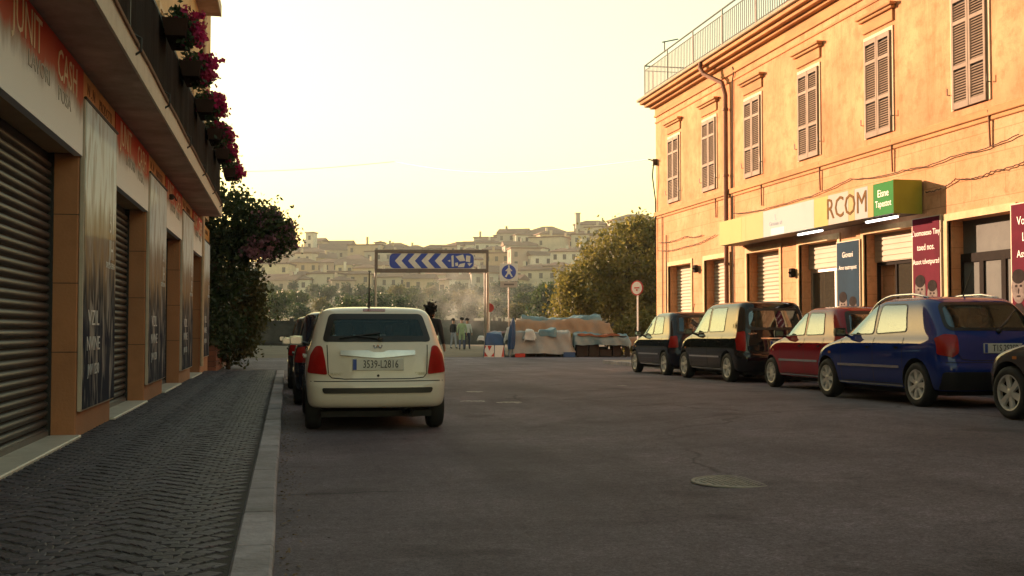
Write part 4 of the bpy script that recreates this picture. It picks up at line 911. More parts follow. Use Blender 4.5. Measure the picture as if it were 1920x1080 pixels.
def build_car(c, name, loc, label, paintm, rz=0, glass=None):
    k = Car(c, name, loc, label, paintm, rz); L, w, h, zb = c['L'], c['w'], c['h'], c['belt']; g = h - zb; glass = glass or GLASS
    r = c.get('r', .30); yw0, yw1 = c['axles']
    # side windows as (y,z) outlines, front door, rear door and optional quarter light
    for i, poly in enumerate(c['side']):
        wr = c.get('wr', .05); pl = rpoly(poly, wr); inner = rpoly(inset(poly, .012), wr - .01)
        k.cutter(inner, 'x', -1.2, 1.2)
        for sd in 'LR':
            gl = k.decal('side_window', pl, sd, .004, glass)
            k.ring('window_trim', rpoly(inset(poly, -.011), wr + .01), rpoly(inset(poly, .004), wr), sd, .007, BLACK, gl)
    rw = rpoly(c['rear_win'], c.get('rwr', .07)); fd = c.get('frit', .05); rr_ = max(.025, c.get('rwr', .07) - fd*.6); rin = rpoly(inset(c['rear_win'], fd), rr_)
    k.cutter(rin, 'y', -.5, L - .2)
    gl = k.decal('rear_window', rin, 'B', .004, c.get('rglass', glass)); k.ring('window_border', rw, rpoly(inset(c['rear_win'], fd + .006), rr_), 'B', .0065, BLACK, gl)
    rf = [(u, v) for u, v in rin]; k.decal('windscreen', rf, 'F', .004, glass)
    for y in (yw0, yw1):
        for sg in (-1, 1):
            pl = [(y + (r+.055)*math.cos(t), r + (r+.055)*math.sin(t)) for t in [2*math.pi*i/32 for i in range(32)]]
            n_ = len(pl); a, b = (sg*(w - .27), sg*(w + .2)); k.cutter(pl, 'x', min(a, b), max(a, b)); k.wheel(sg*(w - .105 - c.get('inset', 0)), y, r, sg, c.get('spokes', 7))
    k.finish_body(); k.seats()
    mb = MB(); mb.box((-w*.78, .25, .17), (w*.78, L - .3, .24)); mb.tube([(-w+.15, yw0, r), (w-.15, yw0, r)], .045, 8); mb.tube([(-w+.15, yw1, r), (w-.15, yw1, r)], .045, 8); mb.build('underbody', DARK, k.root)
    # door seams, sill trim, rub strips, handles
    y_b = c['doors']                     # rear edge of rear door, pillar, front edge of front door
    for sd, sg in (('L', -1), ('R', 1)):
        for yy in y_b: k.line([(yy, .30), (yy + .01, .55), (yy, zb - .02)], sd)
        k.line([(y_b[0], .30), (y_b[2], .30)], sd, n=24)
        z0 = c.get('strip', .52)
        if c.get('strips', True): k.decal('rub_strip', [(yw0 + r + .10, z0), (yw1 - r - .10, z0), (yw1 - r - .10, z0 + .035), (yw0 + r + .10, z0 + .035)], sd, .014, c.get('strip_mat', CHROME), skirt=.02, step=.25)
        k.decal('sill_trim', [(yw0 + r + .07, .262), (yw1 - r - .07, .262), (yw1 - r - .07, .288), (yw0 + r + .07, .288)], sd, .008, CHROME, skirt=.01, step=.25)
        k.handle(y_b[0] + .16, zb - .13, sg); k.handle(y_b[1] + .16, zb - .13, sg)
        k.mirror(y_b[2] - .12, zb + .01, sg, c.get('mirror_mat'))
        k.decal('side_repeater', rpoly([(yw1 - .28 + .1, .70), (yw1 - .20 + .1, .70), (yw1 - .20 + .1, .735), (yw1 - .28 + .1, .735)], .01), sd, .006, pm('amber_lens', (.5,.16,.02), .3, .1, 9), step=.1)
        for nm, poly, mt in c['lights']:
            pl = rpoly([(sg * u, v) for u, v in poly], .03); k.decal(nm, pl, 'B', .012, mt, skirt=.02, step=.05)
        if c.get('side_light'): k.decal('tail_light', rpoly(c['side_light'], .03), sd, .011, REDL, skirt=.016, step=.05)
        k.decal('headlight', rpoly([(sg*.42, .66), (sg*.70, .68), (sg*.74, .76), (sg*.46, .74)], .03), 'F', .008, ORANGE_L, step=.06)
    # tailgate seam and bumper seam
    tg = c['tailgate']; k.line(tg + [(-u, v) for u, v in tg[::-1]], 'B', .011, n=6)
    k.line([(-w*.93, .612), (0, .612), (w*.93, .612)], 'B', .010, n=14)
    return k
# ---- the cream hatchback in front
cream = paint('cream_paint', (.68,.62,.54)); BAR = pm('brushed_chrome', (.50,.50,.50), .28, .15, 9, metal=.9)
CR = dict(L=3.95, w=.865, h=1.53, belt=1.02, tail=.40, hood=.95, screen=.85, axles=(.66, 3.16), r=.30, doors=(.80, 1.62, 2.62),
    side=[[(1.66, 1.05), (2.62, 1.04), (2.30, 1.28), (1.98, 1.41), (1.66, 1.43)], [(.86, 1.06), (1.60, 1.05), (1.60, 1.43), (.92, 1.42)]],
    rear_win=[(-.665, 1.085), (.665, 1.085), (.575, 1.43), (-.575, 1.43)], frit=.065, rwr=.06, strip_mat=cream,
    lights=[('tail_light', [(.665, 1.035), (.735, 1.035), (.80, .93), (.835, .715), (.605, .69), (.63, .86)], REDL)],
    tailgate=[(.61, 1.05), (.60, .80), (.595, .70), (.555, .655), (.40, .64)], rglass=glassm('clear_rear_glass', (.7,.86,.88), .85, .005, 1.45, (.012,.02,.022)), mirror_mat=pm('silver_mirror', (.55,.56,.55), .25, .1, 6, metal=.6), strips=False, clear=.27, bow=.10)
CX, CY = 1.09, 13.60
k = build_car(CR, 'parked_car', (CX, CY, 0), 'cream hatchback with pale licence plate parked nearest along the left kerb', cream)
k.decal('brake_light', rpoly([(-.16, 1.462), (.12, 1.462), (.12, 1.492), (-.16, 1.492)], .012), 'B', .008, BRAKE, skirt=.012)
k.decal('chrome_bar', rpoly([(-.45, .925), (-.10, .895), (0, .888), (.10, .895), (.45, .925), (.45, .975), (.12, .978), (.06, .957), (-.06, .957), (-.12, .978), (-.45, .975)], .01), 'B', .03, BAR, skirt=.035, step=.06)
k.plate('3539-L2816', 0, .815, .62, .14)
k.decal('plate_recess', rpoly([(-.47, .90), (.47, .90), (.40, .715), (-.40, .715)], .05), 'B', .003, pm('cream_recess', (.64,.58,.50), .4, .05, 4, coat=.6), step=.1)
p, n = k.hit('B', 0, 1.03); mb = MB()
for sg in (-1, 1): mb.tube([(sg*.05, p.y - .012, 1.045), (sg*.035, p.y - .014, 1.012), (sg*.008, p.y - .015, 1.03), (sg*.004, p.y - .014, 1.05)], .009, 6)
mb.build('emblem', CHROME, k.root)
k.decal('bumper_strip', rpoly([(-.65, .47), (.65, .47), (.67, .535), (-.67, .535)], .03), 'B', .012, BLACK, skirt=.02, step=.1)
for x, st in ((-.50, 'GRANDE'), (.52, 'DIESEL')): p, n = k.hit('B', x, .70); k.text(st, .045, pm('badge_silver', (.42,.38,.28), .35, .1, 9, metal=.3), x, .70, p.y - .006, sx=1.1)
k.wiper((-.46, 1.125), (.03, 1.185), (.03, 1.115))
mb = MB(); mb.tube([(.30, .75, .22), (.34, .25, .245), (.36, .02, .25)], .035, 12, cap=False); mb.tube([(.36, .03, .25), (.36, -.045, .25)], .05, 14, cap=False); mb.lathe([(.12,.0),(.14,.25),(.12,.5)], Matrix.Translation((.22, .62, .27)) @ Matrix.Rotation(R(90), 4, 'Y'), 12); mb.build('exhaust', BLACK, k.root, smooth=True)
p, n = k.hit('T', -.06, .85); mb = MB(); mb.tube([p, p + Vector((.0, -.05, .03)), p + Vector((-.01, -.18, .46))], [.022, .012, .006], 8); mb.build('aerial', BLACK, k.root)
p, n = k.hit('B', 0, .68); mb = MB(); mb.lathe([(.016,-.004),(.016,.006)], Matrix.Translation(p) @ Matrix.Rotation(R(90), 4, 'X'), 10); mb.build('tailgate_lock', BLACK, k.root)
# ---- two dark cars ahead of it
def hatch(L, w, h, belt, tail, **kw):
    d = dict(L=L, w=w, h=h, belt=belt, tail=tail, hood=.92, screen=.78, axles=(.62, L - .78), r=.30, doors=(.82, 1.55, L - 1.30), spokes=7)
    yp = d['doors'][1]; yf = L - .92 - .05; top = h - .115
    d['side'] = [[(yp + .05, belt + .04), (yf - .30, belt + .03), (yf - .52, belt + .22), (yp + .50, top), (yp + .05, top + .01)], [(.80 + tail*.25, belt + .05), (yp - .02, belt + .04), (yp - .02, top + .01), (.80 + tail*.5, top - .01)]]
    d['rear_win'] = [(-.60, belt + .05), (.60, belt + .05), (.52, h - .10), (-.52, h - .10)]
    d['lights'] = [('tail_light', [(.60, belt + .0), (w - .07, belt - .02), (w - .02, .70), (.60, .70)], REDL)]
    d['tailgate'] = [(.60, belt + .0), (.585, .72), (.54, .655), (.40, .64)]
    d.update(kw); return d
navy = paint('navy_paint', (.012,.014,.026)); blackp = paint('black_paint', (.010,.010,.013)); redp = paint('red_paint', (.26,.012,.022), .15); bluep = paint('blue_paint', (.012,.032,.19), .15); greyp = paint('grey_paint', (.075,.066,.070), .3); dgrey = paint('dark_grey_paint', (.03,.03,.033), .2)
k = build_car(hatch(3.9, .85, 1.54, .96, .38, mirror_mat=MATS['silver_mirror']), 'parked_car', (.96, 18.3, 0), 'dark navy car parked just ahead of the cream hatchback', navy)
k = build_car(hatch(3.9, .84, 1.52, .96, .40), 'parked_car', (.86, 23.2, 0), 'dark grey car parked ahead of the navy car at the left kerb', dgrey)
# ---- the row of cars parked on the right
def rcar(c, xl, D_front, label, mat, **kw):
    """xl: left flank, D_front: depth of the front wheel"""
    x = xl + c['w']; yf = (D_front - math.sin(YAW) * xl) / math.cos(YAW); y0 = yf - c['axles'][1]
    z = gz(xl, (y0 + 1)) ; zf = gz(xl, y0 + 3.2)
    k = build_car(c, 'parked_car', (x, y0, z), label, mat, **kw); k.root.rotation_euler.x = math.atan2(zf - z, 2.4); return k
def roofrails(k, c, y0, y1):
    for sg in (-1, 1):
        pts = []
        for t in lin(0, 1, 15):
            y = y0 + (y1 - y0) * t; p, n = k.hit('T', sg * c['w'] * .63, y); pts.append(p + Vector((0, 0, .055 * min(1, 5 * t, 5 * (1 - t)) + .0)))
        mb = MB(); mb.tube(pts, .017, 8); mb.build('roof_rail', CHROME, k.root, smooth=True)
# blue estate
BL = hatch(4.05, .85, 1.52, .96, .52, spokes=7, wr=.06, hood=.95, screen=.85, r=.305, frit=.035,
    side_light=None, mirror_mat=pm('dark_mirror', (.03,.015,.014), .4, .1, 6))
BL['axles'] = (.70, 3.28); BL['doors'] = (1.02, 1.82, 2.78)
BL['side'] = [[(1.88, 1.0), (2.86, .99), (2.55, 1.24), (2.22, 1.40), (1.90, 1.415)], [(1.00, 1.03), (1.80, 1.0), (1.78, 1.41), (1.12, 1.40)]]
BL['rear_win'] = [(-.68, 1.03), (.68, 1.03), (.58, 1.42), (-.58, 1.42)]; BL['rwr'] = .12
BL['lights'] = [('tail_light', [(.56, .97), (.70, .985), (.80, .93), (.815, .72), (.66, .68), (.58, .74)], REDL)]
k = rcar(BL, 8.37, 17.78, 'blue estate car with chrome roof rails parked behind the red car', bluep)
k.decal('lower_bumper', rpoly([(-.78, .26), (.78, .26), (.78, .49), (-.78, .49)], .04), 'B', .02, BLACK, skirt=.035, step=.04); k.decal('fuel_cap', [(.62 + .07*math.cos(t), .80 + .07*math.sin(t)) for t in lin(0, 6.0, 18)], 'R', .003, bluep)
roofrails(k, BL, .85, 2.55); k.plate('T1S 2S2SB', .05, .80, .56, .13); k.wiper((.50, 1.30), (.10, 1.06), (.05, 1.02))
p, n = k.hit('T', .1, 1.0); mb = MB(); mb.tube([p, p + Vector((.06, -.12, .36))], [.012, .005], 6); mb.build('aerial', BLACK, k.root)
# red hatch
RD = hatch(3.45, .80, 1.49, .95, .34, spokes=9, r=.285); RD['hood'] = .78; RD['axles'] = (.52, 2.82); RD['doors'] = (.70, 1.42, 2.38)
RD['side'] = [[(1.48, .99), (2.40, .98), (2.12, 1.20), (1.78, 1.36), (1.50, 1.375)], [(.74, 1.0), (1.40, .99), (1.40, 1.375), (.86, 1.36)]]
k = rcar(RD, 9.0, 21.3, 'small dark red hatchback parked between the blue estate and the black van', redp)
k.plate('ET 417 LB', 0, .80); 
# black van
VN = hatch(4.10, .86, 1.72, 1.02, .16, spokes=5, r=.31, hood=.80, screen=.78, frit=.05); VN['axles'] = (.74, 3.34); VN['doors'] = (1.02, 1.84, 2.86)
VN['side'] = [[(1.90, 1.07), (3.02, 1.05), (2.76, 1.32), (2.46, 1.56), (1.92, 1.59)], [(.98, 1.08), (1.82, 1.07), (1.82, 1.59), (1.02, 1.58)]]
VN['rear_win'] = [(-.64, 1.10), (.64, 1.10), (.60, 1.56), (-.60, 1.56)]; VN['rwr'] = .14
VN['lights'] = [('tail_light', [(.66, 1.08), (.78, 1.06), (.83, .90), (.83, .68), (.68, .66)], REDL)]; VN['tailgate'] = [(.65, 1.06), (.64, .76), (.60, .66), (.42, .64)]
k = rcar(VN, 9.1, 26.25, 'tall black van with chrome side strips parked behind the black hatchback', blackp)
k.plate('EL 905 ZA', .1, .82); k.decal('chrome_bar', rpoly([(-.35, .915), (.35, .915), (.35, .94), (-.35, .94)], .01), 'B', .016, CHROME, skirt=.02)
for x in (-.52, ): p, n = k.hit('B', x, 1.03); k.text('VENTO', .06, CHROME, x, 1.02, p.y - .008)
# black hatch
BH = hatch(3.70, .82, 1.60, .99, .36, spokes=5, r=.30, rglass=TINT); BH['axles'] = (.60, 2.98); BH['doors'] = (.76, 1.48, 2.50)
BH['side'] = [[(1.53, 1.03), (2.58, 1.02), (2.32, 1.25), (1.98, 1.46), (1.55, 1.48)], [(.78, 1.05), (1.46, 1.03), (1.46, 1.48), (.90, 1.46)]]
k = rcar(BH, 9.2, 30.3, 'small black hatchback at the far end of the right-hand row', navy)
p, n = k.hit('B', -.1, 1.2); k.text('afeni', .17, WHITE, -.1, 1.17, p.y - .03, tilt=-.5); p, n = k.hit('T', .1, .9); mb = MB(); mb.tube([p, p + Vector((0, -.1, .2))], .008, 6); mb.build('aerial', BLACK, k.root)
k.plate('BV 220 KX', 0, .80)
# grey car at the frame edge
GR = hatch(3.85, .84, 1.50, .93, .40, spokes=6, r=.31)
k = rcar(GR, 8.15, 12.95, 'grey car cut off by the right edge of the photo', greyp)
# ================================================================== TREES AND PLANTS
bark = pm('bark', (.075,.055,.04), .95, .3, 6, bump=.8, bscale=18, stretch=(1,1,.3))
def limbs(mb, base, top, r, blobs, seed, n=7):
    q = random.Random(seed); pts = [base.lerp(top, t) + Vector((q.uniform(-.08,.08), q.uniform(-.08,.08), 0)) * (1 if 0 < t < 1 else 0) for t in lin(0, 1, 5)]
    mb.tube(pts, [r*1.25, r, r*.9, r*.75, r*.5], 9)
    for i in range(n):
        b = q.choice(blobs); e = Vector(b[:3]) + Vector((q.uniform(-.6,.6)*b[3], q.uniform(-.6,.6)*b[4], q.uniform(-.3,.6)*b[5])); s = pts[q.choice((2, 3, 3, 4))]
        m = s.lerp(e, .5) + Vector((q.uniform(-.15,.15), q.uniform(-.15,.15), .12)); mb.tube([s, m, e], [r*.45, r*.28, r*.1], 6)
def tree(name, loc, label, cat, blobs, n, leaf, mats, trunk, group=None, seed=1, clump=.22, per=28, flowers=None, shell=.5):
    t = thing(name, loc, label, cat, group)
    mb = MB(); limbs(mb, Vector((0, 0, -.05)), Vector(trunk[0]), trunk[1], blobs, seed); mb.build('trunk', bark, t, smooth=True)
    V, F = leaves(n, leaf, blob_sampler(blobs, clump, per, shell), seed); link('crown', leaf_mesh('crown', V, F, mats), t)
    if flowers: V, F = leaves(flowers[1], flowers[2], blob_sampler(flowers[0], .09, 22, .75), seed + 1, aspect=.9); link('flowers', leaf_mesh('flowers', V, F, flowers[3]), t)
    return t
dk = leafm('dark_leaf', (.016,.030,.010), (.040,.062,.020)); ol = leafm('olive_leaf', (.045,.045,.012), (.085,.075,.022)); gold = leafm('golden_leaf', (.11,.112,.026), (.25,.215,.055), .5)
lil = leafm('lilac_petal', (.16,.075,.115), (.30,.15,.21), .4)
tree('flowering_tree', (-2.35, 33.6, .0), 'dark leafy tree with lilac blossom at the end of the shop building', 'tree',
     [(.4,0,4.35,1.35,1.4,1.05,1.6), (1.55,-.1,4.05,.85,.9,.75,1.0), (.2,.2,3.0,1.1,1.3,1.1,1.0), (1.95,-.2,4.0,.55,.6,.5,.5), (-.6,0,4.0,1.3,1.4,1.2,.8), (.3,-.2,1.6,.75,.9,1.1,.6)], 20000, .075, dk, ((.2,0,3.6), .13), seed=4, clump=.17,
     flowers=([(2.15,-.3,3.95,.5,.5,.45,1), (1.75,-.6,4.2,.5,.4,.5,.8), (1.5,-.8,3.55,.45,.3,.3,.6)], 1500, .05, lil))
tree('shrub', (-1.75, 35.6, .0), 'tall feathery olive-green shrub under the flowering tree', 'shrub', [(.2,0,1.7,.95,1.0,1.45,1), (.55,0,2.4,.55,.6,.75,.6), (0,0,.9,.9,1.0,.7,.6)], 8500, .075, ol, ((.1,0,1.6), .06), seed=9, clump=.15)
# wooden planter along the wall
pw = pm('planter_wood', (.15,.052,.03), .8, .3, 4, stretch=(1,.2,1), bump=.3, objrand=.3)
pl = thing('planter', (-2.3, 36.2, .0), 'reddish-brown wooden planter below the flowering tree', 'planter')
mb = MB(); mb.box((-.30, -3.4, 0), (.30, 3.4, .72)); mb.build('soil_box', DARK, pl)
for j in range(5):
    for i in range(4):
        mb = MB(); mb.box((.305, -3.42 + i*1.71, .03 + j*.15), (.34, -3.42 + (i+1)*1.71 - .015, .03 + j*.15 + .138)); mb.build('board', pw, pl)
    mb = MB(); mb.box((-.34, -3.44, .03 + j*.15), (.34, -3.41, .03 + j*.15 + .138)); mb.build('board', pw, pl)
# unseen trees added behind the shop building to shade the road and darken reflections
hid = [(-5.5, 37.5), (-6, 42.5), (-5.5, 47.5), (-6.2, 53), (-7, 59), (-10.5, 40), (-11, 46.5), (-11, 53), (-12, 60), (-17, 52), (-18, 60), (-17.5, 68), (-7.5, 65), (-8, 71.5), (-8.5, 78), (-9, 85), (-9.5, 92), (-10, 99), (-13, 68), (-14, 76), (-14.5, 85), (-15, 94), (-20, 80), (-21, 92), (-22, 104)]
first = None; HC = {}
for i, (x, y) in enumerate(hid):
    hgt = min(11, .7 + .332 * (BX - x))
    if first is None:
        B = [(0,0,3.4,2.2,2.6,1.9,1.2), (0,1.4,3.0,1.8,1.8,1.7,1), (0,-1.4,3.0,1.8,1.8,1.7,1), (.2,0,1.6,1.8,2.2,1.4,.9)]
        first = tree('added_shade_tree', (x, y, 0), '', 'tree', B, 9000, .16, dk, ((0,0,2.8), .16), 'trees behind the shop building', seed=31, clump=.3); t = first
    else: t = copy_tree(first)
    t.location = (x, y, 0); s = hgt / 5.3; t.scale = (max(s, 1.0), max(s, 1.05), s); t.rotation_euler.z = (i % 3 - 1) * .25
    rowk = 0 if x > -9.8 and i < 5 or i in range(12, 18) else (1 if x > -16 else 2); HC[rowk] = HC.get(rowk, 0) + 1; t['label'] = 'added shade tree, number %s along the %s row hidden behind the shop building' % (['one','two','three','four','five','six','seven','eight','nine','ten','eleven','twelve','thirteen'][HC[rowk] - 1], ['front','middle','back'][rowk])
# big sunlit tree on the right
P = at(1160, 616, 56); P.z = 0
TB = [(.2,0,4.8,2.2,2.2,1.7,1.4), (-1.5,-.3,3.2,1.7,1.8,1.5,1.3), (1.8,.2,4.2,1.9,2.0,2.0,1.2), (-2.4,-.4,2.0,1.25,1.3,1.2,.8), (.6,-.8,2.2,1.7,1.5,1.4,1.0), (2.2,0,2.0,1.5,1.5,1.3,.8), (1.2,0,5.9,1.3,1.2,.9,.6), (2.8,.3,5.6,1.2,1.2,1.1,.6)]
tree('leafy_tree', (P.x, P.y, 0), 'big golden-green tree lit by the sun beside the orange building', 'tree', TB, 30000, .105, gold, ((.2,0,4), .24), seed=12, clump=.24, per=34, shell=.6)
for k, (px, D, s, lab) in enumerate(((1190, 52.5, .8, 'low golden bush behind the round sign'), (1075, 60, .9, 'low green bush left of the big sunlit tree'), (1040, 64, 1.0, 'loose olive bush behind the grey tarpaulin heap'))):
    P = at(px, 616, D); tree('bush', (P.x, P.y, 0), lab, 'bush', [(0,0,1.1*s,1.3*s,1.1*s,1.0*s,1), (.5*s,0,1.7*s,.8*s,.8*s,.7*s,.6)], 4200, .09, gold if k != 2 else ol, ((0,0,1), .06), seed=70 + k, clump=.16)
# small palm
palm_leaf = leafm('palm_leaf', (.03,.045,.016), (.06,.075,.025)); P = at(1030, 616, 62)
pt = thing('palm', (P.x, P.y, 0), 'small dark palm behind the tarpaulin heap', 'palm'); mb = MB(); mb.tube([(0,0,0), (.05,0,.8), (0,0,1.7)], [.16,.13,.12], 8); mb.build('trunk', bark, pt, smooth=True)
q = random.Random(5)
for i in range(13):
    a = 2*math.pi*i/13 + q.uniform(-.2,.2); l = q.uniform(1.3, 1.8); up = q.uniform(.4, 1.0); mb = MB(); spine = [Vector((math.cos(a)*l*t, math.sin(a)*l*t, 1.7 + up*t*1.2 - 1.6*t*t)) for t in lin(0, 1, 9)]; mb.tube(spine, [.02]*8 + [.006], 4)
    sd = Vector((-math.sin(a), math.cos(a), 0))
    for p0 in spine[1:]:
        for u in (-1, 1): mb.add([p0 + Vector((0,0,.01)), p0 + sd*u*.30 + Vector((math.cos(a)*.16, math.sin(a)*.16, -.12)), p0 + Vector((math.cos(a)*.09, math.sin(a)*.09, .01))], [(0,1,2)])
    mb.build('frond', palm_leaf, pt)

# ================================================================== SQUARE AT THE END OF THE STREET
CAMR = -YAW
def facing(px, py_ground_D): P = at(px, 616, py_ground_D); return Vector((P.x, P.y, 0))
# far boundary wall
wm = pm('stained_wall', (.038,.033,.030), .95, .4, .7, bump=.5, bscale=6, dirt=(.13,.12,.11), dscale=.5, damt=.6)
A = at(420, 616, 86); B = at(1330, 616, 86); A.z = B.z = 0; n = 14
bw = thing('boundary_wall', tuple(A), 'long dark stained wall behind the gravel yard', 'wall'); d = (B - A); L_ = d.length; bw.rotation_euler.z = math.atan2(d.y, d.x)
for i in range(n):
    mb = MB(); x0, x1 = L_*i/n, L_*(i+1)/n; mb.box((x0 + .02, -.15, -.1), (x1 - .25, .15, 1.92 - .06*(i % 3))); mb.build('panel', wm, bw)
    mb = MB(); mb.box((x1 - .25, -.2, -.1), (x1 + .02, .2, 2.05)); mb.build('post', wm, bw)
kl = thing('low_kerb', tuple(facing(500, 78)), 'low dark stone edging in front of the boundary wall', 'kerb', rz=bw.rotation_euler.z); mb = MB(); mb.box((-8, 0, 0), (5, .3, .3)); mb.build('stone', wm, kl, bevel=.03)
# sign gantry
gs = thing('sign_gantry', tuple(facing(808, 50)), 'steel gantry carrying a blue panel with white chevrons', 'sign', rz=CAMR); S_ = 42.0
gx = lambda px: (px - 808) / S_; gzz = lambda py: H + (616 - py) / S_
mb = MB()
for z0, z1 in ((468, 474), (504, 511)): mb.box((gx(702), -.07, gzz(z1)), (gx(916), .07, gzz(z0)))
for x0, x1 in ((702, 708), (911, 916)): mb.box((gx(x0), -.068, gzz(505)), (gx(x1), .068, gzz(473)))
mb.build('frame', pm('dark_steel', (.15,.125,.11), .6, .25, 6, metal=.2), gs, bevel=.01)
mb = MB(); mb.tube([(gx(914), .0, 0), (gx(914), 0, gzz(510))], .075, 10); mb.build('post', STEEL, gs); mb = MB(); mb.tube([(gx(909), .12, 0), (gx(909), .12, gzz(509))], .05, 10); mb.build('post', STEEL, gs)
mb = MB(); mb.tube([(gx(704), .0, 0), (gx(704), 0, gzz(510))], .06, 10); mb.build('post', STEEL, gs)
x0, x1, z0, z1 = gx(730), gx(888), gzz(503), gzz(475); hh = (z1 - z0)/2; zc = (z0 + z1)/2
blue_m = pm('sign_blue', (.018,.06,.38), .35, .1, 4, coat=.3); swh = pm('sign_white', (.62,.63,.60), .4, .12, 5, dirt=(.4,.39,.35), damt=.4)
MF = Matrix(((1,0,0,0),(0,0,-1,0),(0,1,0,0),(0,0,0,1)))            # local xy -> world xz, facing the viewer
mb = MB(); mb.prism(rpoly([(x0 - .03, z0 - .03), (x1 + .03, z0 - .03), (x1 + .03, z1 + .03), (x0 - .03, z1 + .03)], .25, 8), Matrix.Translation((0,.02,0)) @ MF, .03); mb.build('backing', swh, gs)
mb = MB(); mb.prism(rpoly([(x0, z0), (x1, z0), (x1, z1), (x0, z1)], .25, 8), Matrix.Translation((0,-.012,0)) @ MF, .012); pan = mb.build('panel', blue_m, gs)
cw = 25 / S_
for i in range(5):
    xa = gx(740) + i * cw; w = 12.5 / S_; s = hh * .9
    mb = MB(); mb.prism([(xa, zc), (xa + s, zc - hh), (xa + s + w, zc - hh), (xa + w, zc), (xa + s + w, zc + hh), (xa + s, zc + hh)], Matrix.Translation((0,-.026,0)) @ MF, .004)
    if i < 4: mb.build('chevron', swh, pan)
for poly in ([(846,480),(850,478),(851,500),(847,500)], [(854,481),(868,477),(872,489),(862,490)], [(853,493),(858,492),(859,498),(854,499)], [(874,479),(882,480),(881,492),(873,490)], [(876,494),(886,493),(880,499)], [(862,495),(872,493),(870,501),(858,501)], [(839,489),(844,487),(844,491)]):
    mb = MB(); mb.prism([(gx(a), gzz(b)) for a, b in poly], Matrix.Translation((0,-.026,0)) @ MF, .004); mb.build('pictogram', swh, pan)
# pedestrian sign
ps = thing('pedestrian_sign', tuple(facing(954, 51.5)), 'square white sign with a blue disc and walking figures on a post', 'sign', rz=CAMR); s2 = 2100 / 51.5; ax = lambda px: (px - 954)/s2; az = lambda py: H + (616 - py)/s2
mb = MB(); mb.tube([(0,.04,0), (0,.04,az(496))], .035, 8); mb.build('post', STEEL, ps)
mb = MB(); mb.prism(rpoly([(ax(937), az(527)), (ax(971), az(527)), (ax(971), az(494)), (ax(937), az(494))], .05), Matrix.Translation((0,0,0)) @ MF, .02); mb.build('plate', swh, ps)
mb = MB(); mb.prism(rpoly([(ax(938), az(539)), (ax(970), az(539)), (ax(970), az(528)), (ax(938), az(528))], .02), Matrix.Translation((0,0,0)) @ MF, .02); sp2 = mb.build('lower_plate', pm('grey_plate', (.40,.37,.34), .5, .1, 5), ps)
mb = MB(); mb.box((ax(945), -.024, az(535)), (ax(964), -.0205, az(532))); mb.build('lettering', pm('grey_ink', (.14,.13,.13), .6, .2, 6), sp2)
mb = MB(); c0 = (ax(954), az(510)); r0 = 13.5/s2; mb.prism([(c0[0] + r0*math.cos(t), c0[1] + r0*math.sin(t)) for t in lin(0, 2*math.pi*31/32, 32)], Matrix.Translation((0,-.0215,0)) @ MF, .006); disc = mb.build('disc', blue_m, ps)
fig = [(-.02,.24),(.03,.24),(.05,.18),(.16,.06),(.13,.03),(.07,.08),(.09,-.05),(.19,-.22),(.12,-.24),(.03,-.08),(.0,-.12),(-.03,-.08),(-.1,-.24),(-.19,-.22),(-.08,-.05),(-.06,.08),(-.12,.03),(-.16,.06),(-.04,.18)]
mb = MB(); mb.prism([(c0[0] + x, c0[1] + y) for x, y in fig], Matrix.Translation((0,-.0285,0)) @ MF, .004); mb.prism([(c0[0] + .045*math.cos(t), c0[1] + .27 + .045*math.sin(t)) for t in lin(0, 5.8, 12)], Matrix.Translation((0,-.0295,0)) @ MF, .004); mb.build('figure', swh, disc)
# round sign at the corner
rs = thing('round_sign', tuple(facing(1195, 46)), 'round white sign with red rim on a thin sunlit post', 'sign', rz=CAMR - .75); s3 = 2100/46; zc = H + (616 - 540)/s3
redm = pm('sign_red', (.45,.03,.02), .4, .1, 5)
def disc_poly(r, n=28): return [(r*math.cos(2*math.pi*i/n), zc + r*math.sin(2*math.pi*i/n)) for i in range(n)]
mb = MB(); mb.tube([(0,.04,0), (0,.04,zc + .25)], .035, 8); mb.build('post', WHITE, rs)
mb = MB(); mb.prism(disc_poly(.31), MF, .02); dd = mb.build('disc', redm, rs); mb = MB(); mb.prism(disc_poly(.255), Matrix.Translation((0,-.0215,0)) @ MF, .004); mb.build('face', swh, dd)
mb = MB(); mb.box((-.13,-.029, zc - .02), (.13,-.0265, zc + .035)); mb.box((-.04,-.029, zc - .12), (.04,-.0265, zc - .05)); mb.build('lettering', redm, dd)
r2 = thing('round_sign', tuple(facing(918, 62)), 'small red round sign behind the gantry post', 'sign', rz=CAMR); zc = H + (616 - 577)/(2100/62); mb = MB(); mb.tube([(0,.03,0), (0,.03,zc)], .03, 8); mb.build('post', STEEL, r2); mb = MB(); mb.prism(disc_poly(.24), MF, .02); mb.build('disc', redm, r2)
